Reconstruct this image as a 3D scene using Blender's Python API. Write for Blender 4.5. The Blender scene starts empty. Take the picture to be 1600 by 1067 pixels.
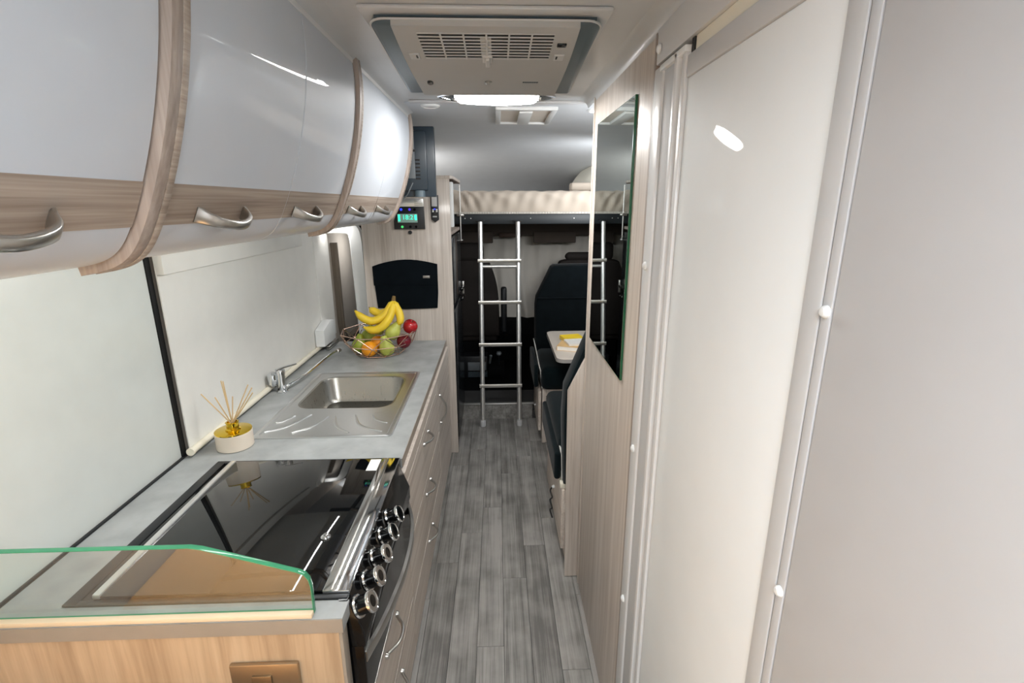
import bpy, bmesh, math, random
import numpy as np
from mathutils import Vector, Matrix

S = bpy.context.scene
C = S.collection
random.seed(7)
PI = math.pi

# ------------------------------------------------------------------ camera
cam = bpy.data.cameras.new('camera')
camo = bpy.data.objects.new('camera', cam)
C.objects.link(camo)
S.camera = camo
F_PX, CX = 779.8, 806.6
cam.sensor_fit = 'HORIZONTAL'
cam.sensor_width = 36.0
cam.lens = F_PX / 1600 * 36.0
cam.shift_x = -(CX - 800) / 1600
cam.clip_start = 0.02
_p, _yaw, _roll = math.radians(15.374), math.radians(2.143), math.radians(0.098)
camo.matrix_world = (Matrix.Translation((0, 0, 1.7)) @ Matrix.Rotation(-_yaw, 4, 'Z')
                     @ Matrix.Rotation(PI / 2 - _p, 4, 'X') @ Matrix.Rotation(-_roll, 4, 'Z'))

# ------------------------------------------------------------------ world, exposure, lights
w = bpy.data.worlds.new('world')
S.world = w
w.use_nodes = True
w.node_tree.nodes['Background'].inputs[0].default_value = (0.8, 0.85, 0.9, 1)
w.node_tree.nodes['Background'].inputs[1].default_value = 0.3
S.view_settings.view_transform = 'Standard'
S.view_settings.look = 'None'
S.view_settings.exposure = 0.0
S.view_settings.gamma = 1.0
S.view_settings.use_curve_mapping = False
S.cycles.max_bounces = 10
S.cycles.diffuse_bounces = 6
S.cycles.caustics_reflective = False
S.cycles.caustics_refractive = False
S.cycles.sample_clamp_indirect = 6.0


def area(name, loc, size, power, col=(1, 1, 1), rot=(0, 0, 0)):
    l = bpy.data.lights.new(name, 'AREA')
    l.shape = 'RECTANGLE'
    l.size, l.size_y = size
    l.energy = power
    l.color = col
    o = bpy.data.objects.new(name, l)
    o.location = loc
    o.rotation_euler = rot
    C.objects.link(o)
    return o


LAMP_E = 80.0
area('rear_fill_light', (0.0, -0.55, 2.06), (0.9, 0.9), 42, (0.93, 0.965, 1.0))  # unseen lamp added behind the camera to raise the ambient light
rl = area('rear_reading_light', (-0.72, 0.05, 1.40), (0.25, 0.25), 6.5, (1, 0.78, 0.56))
rl.data.spread = math.radians(95)
area('under_cabinet_light', (-0.60, 0.95, 1.60), (0.008, 2.5), 6.5, (0.98, 1.0, 0.98), (0, math.radians(30), 0))
area('window_corner_fill', (-0.93, 3.72, 1.50), (0.08, 0.2), 1.1, (1, 0.98, 0.95), (0, math.radians(20), 0))  # fill hidden behind the bulkhead, added to lighten the wall beyond
area('window_corner_fill', (-1.03, 3.27, 1.575), (0.08, 0.08), 0.45, (1, 0.98, 0.95), (math.radians(40), 0, 0))  # second added fill, out of view, for the white window column
area('dinette_fill', (0.72, 2.0, 1.86), (0.6, 0.22), 7, (0.98, 0.99, 1.0), (math.radians(94), 0, 0))  # added fill hidden behind the wardrobe, aimed towards bunk and cab
area('bunk_fill', (-1.0, 4.05, 1.86), (0.2, 0.12), 9, (0.97, 0.985, 1.0), (math.radians(96), 0, math.radians(-45)))  # added fill hidden on the left, brightens the bunk nose
area('bunk_fill', (0.95, 3.3, 1.72), (0.4, 0.3), 9, (0.97, 0.985, 1.0), (math.radians(96), 0, math.radians(30)))  # its added counterpart on the right, hidden by the wardrobe


# ------------------------------------------------------------------ materials
def lin(c):
    return tuple((x / 255 / 12.92 if x / 255 <= 0.04045 else ((x / 255 + 0.055) / 1.055) ** 2.4) for x in c) + (1,)


def newmat(name):
    m = bpy.data.materials.new(name)
    m.use_nodes = True
    nt = m.node_tree
    return m, nt, nt.nodes['Principled BSDF']


def pbr(name, rgb, rough=0.5, metal=0.0, coat=0.0, var=0.06, scale=12, bump=0.0, bscale=300, sheen=0.0, coat_rough=0.05, spec=0.5):
    m, nt, b = newmat(name)
    b.inputs['Roughness'].default_value = rough
    b.inputs['Metallic'].default_value = metal
    b.inputs['Coat Weight'].default_value = coat
    b.inputs['Coat Roughness'].default_value = coat_rough
    b.inputs['Specular IOR Level'].default_value = spec
    if sheen:
        b.inputs['Sheen Weight'].default_value = sheen
    tc = nt.nodes.new('ShaderNodeTexCoord')
    n = nt.nodes.new('ShaderNodeTexNoise')
    n.inputs['Scale'].default_value = scale
    n.inputs['Detail'].default_value = 4
    nt.links.new(tc.outputs['Object'], n.inputs['Vector'])
    r = nt.nodes.new('ShaderNodeValToRGB')
    c = lin(rgb)
    r.color_ramp.elements[0].position = 0.3
    r.color_ramp.elements[1].position = 0.7
    r.color_ramp.elements[0].color = tuple(x * (1 - var) for x in c[:3]) + (1,)
    r.color_ramp.elements[1].color = tuple(min(1, x * (1 + var)) for x in c[:3]) + (1,)
    nt.links.new(n.outputs['Fac'], r.inputs['Fac'])
    nt.links.new(r.outputs['Color'], b.inputs['Base Color'])
    if bump:
        n2 = nt.nodes.new('ShaderNodeTexNoise')
        n2.inputs['Scale'].default_value = bscale
        n2.inputs['Detail'].default_value = 3
        nt.links.new(tc.outputs['Object'], n2.inputs['Vector'])
        bp = nt.nodes.new('ShaderNodeBump')
        bp.inputs['Strength'].default_value = bump
        bp.inputs['Distance'].default_value = 0.002
        nt.links.new(n2.outputs['Fac'], bp.inputs['Height'])
        nt.links.new(bp.outputs['Normal'], b.inputs['Normal'])
    return m


def wood(name, dark, mid, light, axis='Z', rough=0.4, coat=0.0, fine=1.0, coat_rough=0.15, knots=False, randomize=False):
    m, nt, b = newmat(name)
    b.inputs['Roughness'].default_value = rough
    b.inputs['Coat Weight'].default_value = coat
    b.inputs['Coat Roughness'].default_value = coat_rough
    tc = nt.nodes.new('ShaderNodeTexCoord')
    vec = tc.outputs['Object']
    if randomize:
        oi = nt.nodes.new('ShaderNodeObjectInfo')
        mul = nt.nodes.new('ShaderNodeVectorMath')
        mul.operation = 'MULTIPLY_ADD'
        comb = nt.nodes.new('ShaderNodeCombineXYZ')
        for k in range(3):
            nt.links.new(oi.outputs['Random'], comb.inputs[k])
        mul.inputs[1].default_value = (13, 37, 5)
        nt.links.new(comb.outputs[0], mul.inputs[0])
        nt.links.new(vec, mul.inputs[2])
        vec = mul.outputs[0]
    fac = None
    for i, (across, along, wgt) in enumerate(((22 * fine, 0.9, 0.55), (95 * fine, 4.0, 0.45))):
        mp = nt.nodes.new('ShaderNodeMapping')
        sc = {'X': (along, across, across), 'Y': (across, along, across), 'Z': (across, across, along)}[axis]
        mp.inputs['Scale'].default_value = sc
        nt.links.new(vec, mp.inputs['Vector'])
        n = nt.nodes.new('ShaderNodeTexNoise')
        n.inputs['Scale'].default_value = 1.0
        n.inputs['Detail'].default_value = 5
        n.inputs['Distortion'].default_value = 0.4
        nt.links.new(mp.outputs[0], n.inputs['Vector'])
        ml = nt.nodes.new('ShaderNodeMath')
        ml.operation = 'MULTIPLY'
        ml.inputs[1].default_value = wgt
        nt.links.new(n.outputs['Fac'], ml.inputs[0])
        if fac is None:
            fac = ml.outputs[0]
        else:
            ad = nt.nodes.new('ShaderNodeMath')
            ad.operation = 'ADD'
            nt.links.new(fac, ad.inputs[0])
            nt.links.new(ml.outputs[0], ad.inputs[1])
            fac = ad.outputs[0]
    if knots:
        n3 = nt.nodes.new('ShaderNodeTexNoise')
        n3.inputs['Scale'].default_value = 7
        n3.inputs['Detail'].default_value = 6
        nt.links.new(vec, n3.inputs['Vector'])
        mx = nt.nodes.new('ShaderNodeMath')
        mx.operation = 'MULTIPLY_ADD'
        mx.inputs[1].default_value = 0.55
        mx.inputs[2].default_value = -0.275
        nt.links.new(n3.outputs['Fac'], mx.inputs[0])
        ad = nt.nodes.new('ShaderNodeMath')
        nt.links.new(fac, ad.inputs[0])
        nt.links.new(mx.outputs[0], ad.inputs[1])
        fac = ad.outputs[0]
    if randomize:
        m2 = nt.nodes.new('ShaderNodeMath')
        m2.operation = 'MULTIPLY_ADD'
        m2.inputs[1].default_value = 0.12
        m2.inputs[2].default_value = -0.06
        nt.links.new(oi.outputs['Random'], m2.inputs[0])
        ad = nt.nodes.new('ShaderNodeMath')
        nt.links.new(fac, ad.inputs[0])
        nt.links.new(m2.outputs[0], ad.inputs[1])
        fac = ad.outputs[0]
    r = nt.nodes.new('ShaderNodeValToRGB')
    e = r.color_ramp.elements
    e[0].position, e[0].color = 0.34, lin(dark)
    e[1].position, e[1].color = 0.66, lin(light)
    q = e.new(0.5)
    q.color = lin(mid)
    nt.links.new(fac, r.inputs['Fac'])
    nt.links.new(r.outputs['Color'], b.inputs['Base Color'])
    bp = nt.nodes.new('ShaderNodeBump')
    bp.inputs['Strength'].default_value = 0.15
    bp.inputs['Distance'].default_value = 0.001
    nt.links.new(fac, bp.inputs['Height'])
    nt.links.new(bp.outputs['Normal'], b.inputs['Normal'])
    return m


def emit(name, rgb, strength):
    m, nt, b = newmat(name)
    b.inputs['Base Color'].default_value = lin(rgb)
    b.inputs['Emission Color'].default_value = lin(rgb)
    b.inputs['Emission Strength'].default_value = strength
    return m


def brushed(name, rgb, rough, axis='Y'):
    m, nt, b = newmat(name)
    b.inputs['Metallic'].default_value = 1
    b.inputs['Base Color'].default_value = lin(rgb)
    tc = nt.nodes.new('ShaderNodeTexCoord')
    mp = nt.nodes.new('ShaderNodeMapping')
    mp.inputs['Scale'].default_value = {'Y': (160, 4, 160), 'X': (4, 160, 160), 'Z': (160, 160, 4)}[axis]
    n = nt.nodes.new('ShaderNodeTexNoise')
    n.inputs['Scale'].default_value = 1
    nt.links.new(tc.outputs['Object'], mp.inputs[0])
    nt.links.new(mp.outputs[0], n.inputs['Vector'])
    mr = nt.nodes.new('ShaderNodeMapRange')
    mr.inputs[3].default_value = rough * 0.75
    mr.inputs[4].default_value = rough * 1.25
    nt.links.new(n.outputs['Fac'], mr.inputs[0])
    nt.links.new(mr.outputs[0], b.inputs['Roughness'])
    return m


def guard_glass(name, tint, refl):
    m = bpy.data.materials.new(name)
    m.use_nodes = True
    nt = m.node_tree
    nt.nodes.clear()
    out = nt.nodes.new('ShaderNodeOutputMaterial')
    tr = nt.nodes.new('ShaderNodeBsdfTransparent')
    tr.inputs[0].default_value = tint
    gl = nt.nodes.new('ShaderNodeBsdfGlossy')
    gl.inputs['Roughness'].default_value = 0.02
    mx = nt.nodes.new('ShaderNodeMixShader')
    mx.inputs[0].default_value = refl
    nt.links.new(tr.outputs[0], mx.inputs[1])
    nt.links.new(gl.outputs[0], mx.inputs[2])
    nt.links.new(mx.outputs[0], out.inputs[0])
    return m


M = {}
M['floor_base'] = pbr('floor_base', (60, 60, 60), 0.7)
M['plank'] = wood('plank', (108, 106, 103), (140, 138, 134), (164, 161, 157), 'Y', 0.45, fine=1.6, knots=True, randomize=True)
M['ceiling'] = pbr('ceiling', (198, 201, 203), 0.35, var=0.02, coat=0.15, coat_rough=0.2)
M['bunk_wall'] = pbr('bunk_wall', (196, 200, 204), 0.6, var=0.02)
M['white_wall'] = pbr('white_wall', (226, 230, 226), 0.35, var=0.02, coat=0.2, coat_rough=0.2)
M['blind'] = pbr('blind', (228, 227, 222), 0.8, var=0.02)
M['batten'] = pbr('batten', (222, 202, 172), 0.45, var=0.03)
M['cream'] = pbr('cream', (232, 226, 208), 0.4, var=0.02)
M['beige_blind'] = pbr('beige_blind', (204, 196, 186), 0.8, var=0.03)
M['taupe'] = wood('taupe', (92, 82, 72), (108, 98, 86), (124, 114, 102), 'Z', 0.5)
M['white_plastic'] = pbr('white_plastic', (232, 234, 234), 0.35, var=0.02)
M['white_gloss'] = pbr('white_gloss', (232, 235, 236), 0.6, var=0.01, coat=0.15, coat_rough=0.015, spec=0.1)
M['frame_white'] = pbr('frame_white', (222, 222, 222), 0.35, var=0.01, coat=0.2)
M['frame_grey'] = pbr('frame_grey', (196, 197, 198), 0.6, var=0.01, spec=0.15)
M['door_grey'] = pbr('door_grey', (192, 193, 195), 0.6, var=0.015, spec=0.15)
M['cab_door'] = pbr('cab_door', (200, 206, 214), 0.5, var=0.01, coat=0.35, coat_rough=0.02, spec=0.15)
M['cab_wood'] = wood('cab_wood', (128, 114, 103), (158, 145, 133), (181, 169, 158), 'Y', 0.5, fine=2.6)
M['pillar_wood'] = wood('pillar_wood', (136, 123, 114), (158, 145, 136), (177, 165, 156), 'Z', 0.5, fine=1.8)
M['pale_wood'] = wood('pale_wood', (180, 168, 157), (202, 192, 182), (218, 209, 200), 'Z', 0.4, coat=0.2, fine=1.2, coat_rough=0.12)
M['front_wood'] = wood('front_wood', (186, 173, 162), (208, 197, 186), (222, 213, 203), 'Y', 0.45, fine=1.4)
M['end_wood'] = wood('end_wood', (168, 142, 114), (190, 164, 134), (206, 181, 151), 'Z', 0.42, fine=0.9)
M['edge_grey'] = pbr('edge_grey', (150, 140, 128), 0.5)
M['worktop'] = pbr('worktop', (158, 161, 161), 0.42, var=0.18, scale=11, bump=0.1, bscale=120)
M['steel'] = brushed('steel', (226, 227, 227), 0.32, 'X')
M['steel_bowl'] = brushed('steel_bowl', (158, 156, 150), 0.3, 'Z')
M['chrome'] = pbr('chrome', (226, 228, 230), 0.07, 1.0, var=0.01)
M['satin'] = pbr('satin', (196, 194, 190), 0.28, 1.0, var=0.02)
M['pewter'] = pbr('pewter', (150, 146, 140), 0.3, 1.0, var=0.03)
M['alu'] = pbr('alu', (226, 226, 224), 0.3, 0.75, var=0.01)
M['hob_glass'] = pbr('hob_glass', (10, 11, 12), 0.03, var=0.0, spec=0.8)
M['black_gloss'] = pbr('black_gloss', (9, 9, 10), 0.12, var=0.0)
M['black'] = pbr('black', (12, 12, 13), 0.5)
M['black_plastic'] = pbr('black_plastic', (26, 28, 31), 0.4)
M['slate'] = pbr('slate', (84, 98, 106), 0.4, var=0.02)
M['ac_grey'] = pbr('ac_grey', (184, 186, 186), 0.5, var=0.015)
M['ac_light'] = pbr('ac_light', (206, 208, 208), 0.5, var=0.01)
M['velvet'] = pbr('velvet', (9, 15, 18), 0.95, var=0.25, scale=20, bump=0.2, sheen=0.05, spec=0.08)
M['velvet_seat'] = pbr('velvet_seat', (13, 23, 26), 0.95, var=0.2, scale=16, bump=0.2, sheen=0.08, spec=0.08)
M['piping'] = pbr('piping', (214, 212, 205), 0.6)
M['pouch'] = pbr('pouch', (12, 18, 23), 0.95, var=0.2, bump=0.2, spec=0.1)
M['tv'] = pbr('tv', (38, 50, 60), 0.35, var=0.03)
M['fridge'] = pbr('fridge', (20, 24, 28), 0.22, var=0.02)
M['mattress'] = pbr('mattress', (196, 184, 170), 0.85, var=0.04, scale=5, bump=0.15)
M['pillow'] = pbr('pillow', (222, 218, 205), 0.85, var=0.03)
M['bed_base'] = pbr('bed_base', (18, 26, 31), 0.5)
M['trim_perf'] = pbr('trim_perf', (226, 220, 210), 0.5)
M['cab_roof'] = pbr('cab_roof', (88, 78, 70), 0.85)
M['curtain'] = pbr('curtain', (216, 211, 202), 0.9, var=0.05, scale=4, bump=0.1)
M['cab_dark'] = pbr('cab_dark', (8, 9, 11), 0.8, spec=0.1)
M['cab_seat'] = pbr('cab_seat', (44, 40, 38), 0.75, var=0.06, spec=0.15)
M['cab_grey'] = pbr('cab_grey', (110, 116, 120), 0.5)
M['table'] = pbr('table', (214, 204, 192), 0.4, var=0.03)
M['table_edge'] = pbr('table_edge', (160, 156, 152), 0.4)
M['mirror'] = pbr('mirror', (205, 214, 210), 0.01, 1.0, var=0.0)
M['green_edge'] = pbr('green_edge', (30, 92, 62), 0.15, var=0.05)
M['green_bright'] = pbr('green_bright', (62, 142, 104), 0.12, var=0.08, scale=25)
M['guard_glass'] = guard_glass('guard_glass', (0.96, 0.985, 0.97, 1), 0.12)
M['bronze'] = pbr('bronze', (166, 146, 120), 0.33, 0.8, var=0.03)
M['bronze_dark'] = pbr('bronze_dark', (146, 126, 100), 0.3, 0.8, var=0.03)
M['gold'] = pbr('gold', (232, 196, 64), 0.12, 1.0, var=0.02)
M['jar'] = pbr('jar', (224, 212, 196), 0.45, var=0.02)
M['reed'] = pbr('reed', (208, 178, 132), 0.7, var=0.1)
M['rose_wire'] = pbr('rose_wire', (228, 196, 178), 0.22, 1.0, var=0.02)
M['banana'] = pbr('banana', (238, 204, 52), 0.45, var=0.06, scale=20)
M['banana_tip'] = pbr('banana_tip', (120, 96, 52), 0.7)
M['pear'] = pbr('pear', (184, 190, 88), 0.42, var=0.16, scale=30)
M['pear_dark'] = pbr('pear_dark', (142, 156, 48), 0.45, var=0.16, scale=30)
M['orange'] = pbr('orange', (250, 160, 26), 0.42, var=0.06, bump=0.4, bscale=350)
M['apple'] = pbr('apple', (164, 30, 34), 0.25, var=0.35, scale=16)
M['apple_dark'] = pbr('apple_dark', (104, 22, 34), 0.25, var=0.35, scale=16)
M['twig'] = pbr('twig', (84, 62, 40), 0.7)
M['paper'] = pbr('paper', (240, 238, 232), 0.7, var=0.02)
M['book_tan'] = pbr('book_tan', (224, 186, 130), 0.6, var=0.08, scale=30)
M['book_yellow'] = pbr('book_yellow', (250, 214, 50), 0.5)
M['lamp_lit'] = emit('lamp_lit', (255, 253, 250), LAMP_E)
M['lamp_clear'] = guard_glass('lamp_clear', (0.9, 0.93, 0.95, 1), 0.06)
M['spot_lit'] = emit('spot_lit', (255, 252, 246), 14)
M['screen'] = emit('screen', (120, 150, 140), 0.35)
M['digit'] = emit('digit', (60, 240, 200), 1.1)
M['led_blue'] = emit('led_blue', (40, 60, 230), 1.3)
M['led_violet'] = emit('led_violet', (70, 50, 200), 0.9)
M['led_green'] = emit('led_green', (70, 210, 110), 0.8)
M['rear_tan'] = pbr('rear_tan', (226, 186, 138), 0.8, var=0.06)
M['dark_brown'] = pbr('dark_brown', (78, 58, 46), 0.6)


# ------------------------------------------------------------------ mesh helpers
class B:
    """collects shapes in world coordinates, then links them as one mesh object"""

    def __init__(self):
        self.bm = bmesh.new()

    def box(self, x0, x1, y0, y1, z0, z1, bev=0.0, seg=2):
        t = bmesh.new()
        r = bmesh.ops.create_cube(t, size=1)
        bmesh.ops.scale(t, vec=(abs(x1 - x0), abs(y1 - y0), abs(z1 - z0)), verts=t.verts)
        bmesh.ops.translate(t, vec=((x0 + x1) / 2, (y0 + y1) / 2, (z0 + z1) / 2), verts=t.verts)
        if bev:
            bmesh.ops.bevel(t, geom=list(t.edges), offset=bev, segments=seg, affect='EDGES', profile=0.5)
        self.add(t)
        return self

    def add(self, t):
        me = bpy.data.meshes.new('tmp')
        t.to_mesh(me)
        t.free()
        self.bm.from_mesh(me)
        bpy.data.meshes.remove(me)

    def prism(self, pts, axis, a0, a1, bev=0.0):
        """pts: 2D outline; axis X: (y,z), Y: (x,z), Z: (x,y)"""
        t = bmesh.new()

        def mk(p, a):
            return {'X': (a, p[0], p[1]), 'Y': (p[0], a, p[1]), 'Z': (p[0], p[1], a)}[axis]
        v0 = [t.verts.new(mk(p, a0)) for p in pts]
        v1 = [t.verts.new(mk(p, a1)) for p in pts]
        n = len(pts)
        caps = [t.faces.new(v0), t.faces.new(v1[::-1])]
        for i in range(n):
            t.faces.new((v0[i], v1[i], v1[(i + 1) % n], v0[(i + 1) % n]))
        bmesh.ops.recalc_face_normals(t, faces=t.faces)
        if bev:
            es = [e for f in caps for e in f.edges]
            bmesh.ops.bevel(t, geom=es, offset=bev, segments=2, affect='EDGES', profile=0.5)
        self.add(t)
        return self

    def cyl(self, p0, p1, r0, r1=None, n=16, cap=True):
        r1 = r0 if r1 is None else r1
        self.sweep([p0, p1], [(r0, r0), (r1, r1)], n=n, cap=cap)
        return self

    def sweep(self, pts, rad, n=10, cap=True, rect=False, up=None, closed=False):
        """tube along pts; rad: radius, list of radii or list of (w,h)"""
        t = bmesh.new()
        P = [Vector(p) for p in pts]
        k = len(P)
        if not isinstance(rad, (list, tuple)):
            rad = [rad] * k
        rad = [(q, q) if not isinstance(q, (tuple, list)) else q for q in rad]
        rings = []
        upv = Vector(up) if up else None
        prev = None
        for i in range(k):
            if closed:
                d = P[(i + 1) % k] - P[i - 1]
            else:
                d = P[min(i + 1, k - 1)] - P[max(i - 1, 0)]
            d.normalize()
            if upv is not None:
                a = d.cross(upv)
                if a.length < 1e-5:
                    a = d.orthogonal()
            elif prev is None:
                a = d.orthogonal()
            else:
                a = prev - d * prev.dot(d)
                if a.length < 1e-6:
                    a = d.orthogonal()
            a.normalize()
            prev = a
            b = d.cross(a).normalized()
            wd, ht = rad[i]
            if rect:
                cc = [(-1, -.6), (-.8, -1), (.8, -1), (1, -.6), (1, .6), (.8, 1), (-.8, 1), (-1, .6)]
            else:
                cc = [(math.cos(2 * PI * j / n), math.sin(2 * PI * j / n)) for j in range(n)]
            rings.append([t.verts.new(P[i] + a * (x * wd) + b * (y * ht)) for x, y in cc])
        m = len(rings[0])
        for i in range(k if closed else k - 1):
            A, Bq = rings[i], rings[(i + 1) % k]
            for j in range(m):
                t.faces.new((A[j], A[(j + 1) % m], Bq[(j + 1) % m], Bq[j]))
        if cap and not closed:
            t.faces.new(rings[0][::-1])
            t.faces.new(rings[-1])
        bmesh.ops.recalc_face_normals(t, faces=t.faces)
        self.add(t)
        return self

    def lathe(self, prof, c, n=24, axis=(0, 0, 1), sx=1.0, sy=1.0):
        """prof: (r, h) pairs, about axis through c"""
        t = bmesh.new()
        ax = Vector(axis).normalized()
        q = Vector((0, 0, 1)).rotation_difference(ax)
        rings = []
        for r, h in prof:
            if r < 1e-6:
                rings.append([t.verts.new(Vector(c) + q @ Vector((0, 0, h)))])
            else:
                rings.append([t.verts.new(Vector(c) + q @ Vector((r * sx * math.cos(2 * PI * j / n), r * sy * math.sin(2 * PI * j / n), h))) for j in range(n)])
        for A, Bq in zip(rings, rings[1:]):
            for j in range(n):
                j2 = (j + 1) % n
                if len(A) == 1 and len(Bq) == 1:
                    continue
                if len(A) == 1:
                    t.faces.new((A[0], Bq[j], Bq[j2]))
                elif len(Bq) == 1:
                    t.faces.new((A[j], A[j2], Bq[0]))
                else:
                    t.faces.new((A[j], A[j2], Bq[j2], Bq[j]))
        for rg in (rings[0], rings[-1]):
            if len(rg) > 2:
                t.faces.new(rg)
        bmesh.ops.recalc_face_normals(t, faces=t.faces)
        self.add(t)
        return self

    def grid(self, fn, nu, nv):
        t = bmesh.new()
        V = [[t.verts.new(fn(i / nu, j / nv)) for j in range(nv + 1)] for i in range(nu + 1)]
        for i in range(nu):
            for j in range(nv):
                t.faces.new((V[i][j], V[i + 1][j], V[i + 1][j + 1], V[i][j + 1]))
        bmesh.ops.recalc_face_normals(t, faces=t.faces)
        self.add(t)
        return self

    def loops(self, rings, cap0=False, cap1=False):
        t = bmesh.new()
        R = [[t.verts.new(p) for p in r] for r in rings]
        n = len(R[0])
        for A, Bq in zip(R, R[1:]):
            for j in range(n):
                t.faces.new((A[j], A[(j + 1) % n], Bq[(j + 1) % n], Bq[j]))
        if cap0:
            t.faces.new(R[0])
        if cap1:
            t.faces.new(R[-1])
        bmesh.ops.recalc_face_normals(t, faces=t.faces)
        self.add(t)
        return self


ORG = {}


def obj(name, b, mat, parent=None, sharp=0.6, origin=None):
    bm = b.bm if isinstance(b, B) else b
    if parent is not None:
        o0 = Vector(ORG[parent.name])
    elif origin is not None:
        o0 = Vector(origin)
    else:
        xs = [v.co for v in bm.verts]
        mn = [min(v[i] for v in xs) for i in range(3)]
        mx = [max(v[i] for v in xs) for i in range(3)]
        o0 = Vector(((mn[0] + mx[0]) / 2, (mn[1] + mx[1]) / 2, mn[2]))
    bmesh.ops.translate(bm, vec=-o0, verts=bm.verts)
    for f in bm.faces:
        f.smooth = True
    for e in bm.edges:
        if len(e.link_faces) != 2 or e.calc_face_angle(0) > sharp:
            e.smooth = False
    me = bpy.data.meshes.new(name)
    bm.to_mesh(me)
    bm.free()
    me.materials.append(M[mat] if isinstance(mat, str) else mat)
    o = bpy.data.objects.new(name, me)
    C.objects.link(o)
    if parent is not None:
        o.parent = parent
    else:
        o.location = o0
    ORG[o.name] = o0
    return o


def tag(o, label=None, cat=None, group=None, kind=None):
    if label:
        o['label'] = label
    if cat:
        o['category'] = cat
    if group:
        o['group'] = group
    if kind:
        o['kind'] = kind
    return o


def thing(name, label, cat, loc, group=None):
    o = bpy.data.objects.new(name, None)
    o.empty_display_size = 0.05
    o.location = loc
    C.objects.link(o)
    ORG[o.name] = Vector(loc)
    return tag(o, label, cat, group)


def struct(name, b, mat, parent=None, **k):
    o = obj(name, b, mat, parent, **k)
    if parent is None:
        o['kind'] = 'structure'
    return o


def text(name, s, size, mat, parent, mw, depth=0.0004, align='CENTER'):
    """letters as a mesh; mw: world matrix of the text plane"""
    cu = bpy.data.curves.new('t', 'FONT')
    cu.body = s
    cu.size = size
    cu.extrude = depth
    cu.align_x = align
    cu.align_y = 'CENTER'
    to = bpy.data.objects.new('t', cu)
    C.objects.link(to)
    dg = bpy.context.evaluated_depsgraph_get()
    me = bpy.data.meshes.new_from_object(to.evaluated_get(dg))
    bpy.data.objects.remove(to)
    bm = bmesh.new()
    bm.from_mesh(me)
    bm.transform(mw)
    bb = B()
    bb.bm.free()
    bb.bm = bm
    return obj(name, bb, mat, parent)


def rrect(x0, x1, y0, y1, r, z, n=6):
    out = []
    for cx, cy, a0 in ((x1 - r, y1 - r, 0), (x0 + r, y1 - r, PI / 2), (x0 + r, y0 + r, PI), (x1 - r, y0 + r, 1.5 * PI)):
        for i in range(n + 1):
            a = a0 + PI / 2 * i / n
            out.append((cx + r * math.cos(a), cy + r * math.sin(a), z))
    return out


def spline(pts, n):
    """Catmull-Rom through pts"""
    P = [Vector(p) for p in pts]
    P = [P[0] * 2 - P[1]] + P + [P[-1] * 2 - P[-2]]
    out = []
    k = len(P) - 3
    for i in range(n + 1):
        u = i / n * k
        s = min(int(u), k - 1)
        t = u - s
        a, b_, c, d = P[s:s + 4]
        out.append(0.5 * ((2 * b_) + (c - a) * t + (2 * a - 5 * b_ + 4 * c - d) * t * t + (3 * b_ - a - 3 * c + d) * t ** 3))
    return out


# ================================================================== SETTING
XL, XR = -1.14, 1.12
XW = 0.357           # inner face of the wardrobe and washroom side
ZC = 2.085

fl = struct('floor', B().box(XL, XR, -2.0, 3.80, -0.05, -0.004), 'floor_base', origin=(0, 0, 0))
# vinyl planks, staggered rows
PW = 0.109
meshes = {}
for r in range(-4, 10):
    x0 = -0.435 + PW * (r + 4) - 0.10
    if x0 > 1.1:
        continue
    hidden = x0 > 0.36
    y = -0.3 - 0.23 * ((r * 5) % 7) / 2
    L = 0.95
    while y < 3.797:
        ya, yb = y, min(y + L, 3.797)
        y += L
        if yb < 0.1 or yb - ya < 0.02 or (hidden and ya < 1.1):
            continue
        key = round(yb - ya, 3)
        if key not in meshes:
            b = B().box(0.0008, PW - 0.0008, 0.0008, key - 0.0008, -0.004, 0, 0.0007, 1)
            o = obj('plank', b, 'plank', fl)
            meshes[key] = o.data
            for v in o.data.vertices:
                pass
        else:
            o = bpy.data.objects.new('plank', meshes[key])
            C.objects.link(o)
            o.parent = fl
        o.location = (x0, ya, 0)

# raised cab floor with metal nosing
st = struct('trim_1', B().box(-0.62, 0.62, 3.80, 4.10, -0.05, 0.132), 'floor_base', origin=(0, 3.8, 0))
for i in range(7):
    obj('riser_board', B().box(-0.49 + i * PW, -0.382 + i * PW, 3.794, 3.80, 0.0, 0.126, 0.0008, 1), 'plank', st)
obj('nosing', B().box(-0.30, 0.42, 3.785, 3.815, 0.127, 0.137, 0.003), 'alu', st)
struct('trim_2', B().box(XL, XR, 4.10, 5.5, -0.05, 0.13), 'cab_dark')

cl = struct('ceiling', B().box(XL, XR, -2.0, 5.5, ZC, ZC + 0.04), 'ceiling', origin=(0, 0, ZC))
obj('ceiling_joint', B().box(-0.33, 0.40, 2.085, 2.115, ZC - 0.010, ZC, 0.003), 'frame_grey', cl)
obj('mounting_plate', B().box(-0.275, 0.242, 1.140, 1.69, ZC - 0.009, ZC, 0.004), 'ceiling', cl)
for x in (-0.048, 0.045):
    obj('joint_strip', B().box(x - 0.003, x + 0.003, -1.5, 1.02, ZC - 0.003, ZC), 'frame_grey', cl)
# curved cornices left and right
for sx, x0, x1 in ((1, -0.385, -0.335), (-1, 0.357, 0.317)):
    pts = [(x0, ZC)] + [(x0 + (x1 - x0) * (1 - math.cos(a)), ZC - 0.03 * (1 - math.sin(a))) for a in [i * PI / 2 / 6 for i in range(7)]]
    obj('cornice', B().prism(pts, 'Y', -1.5, 2.085 if sx < 0 else 2.36), 'ceiling', cl)
obj('light_rail', B().box(-0.410, -0.385, -1.0, 2.36, ZC - 0.022, ZC, 0.004), 'white_plastic', cl)

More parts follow.
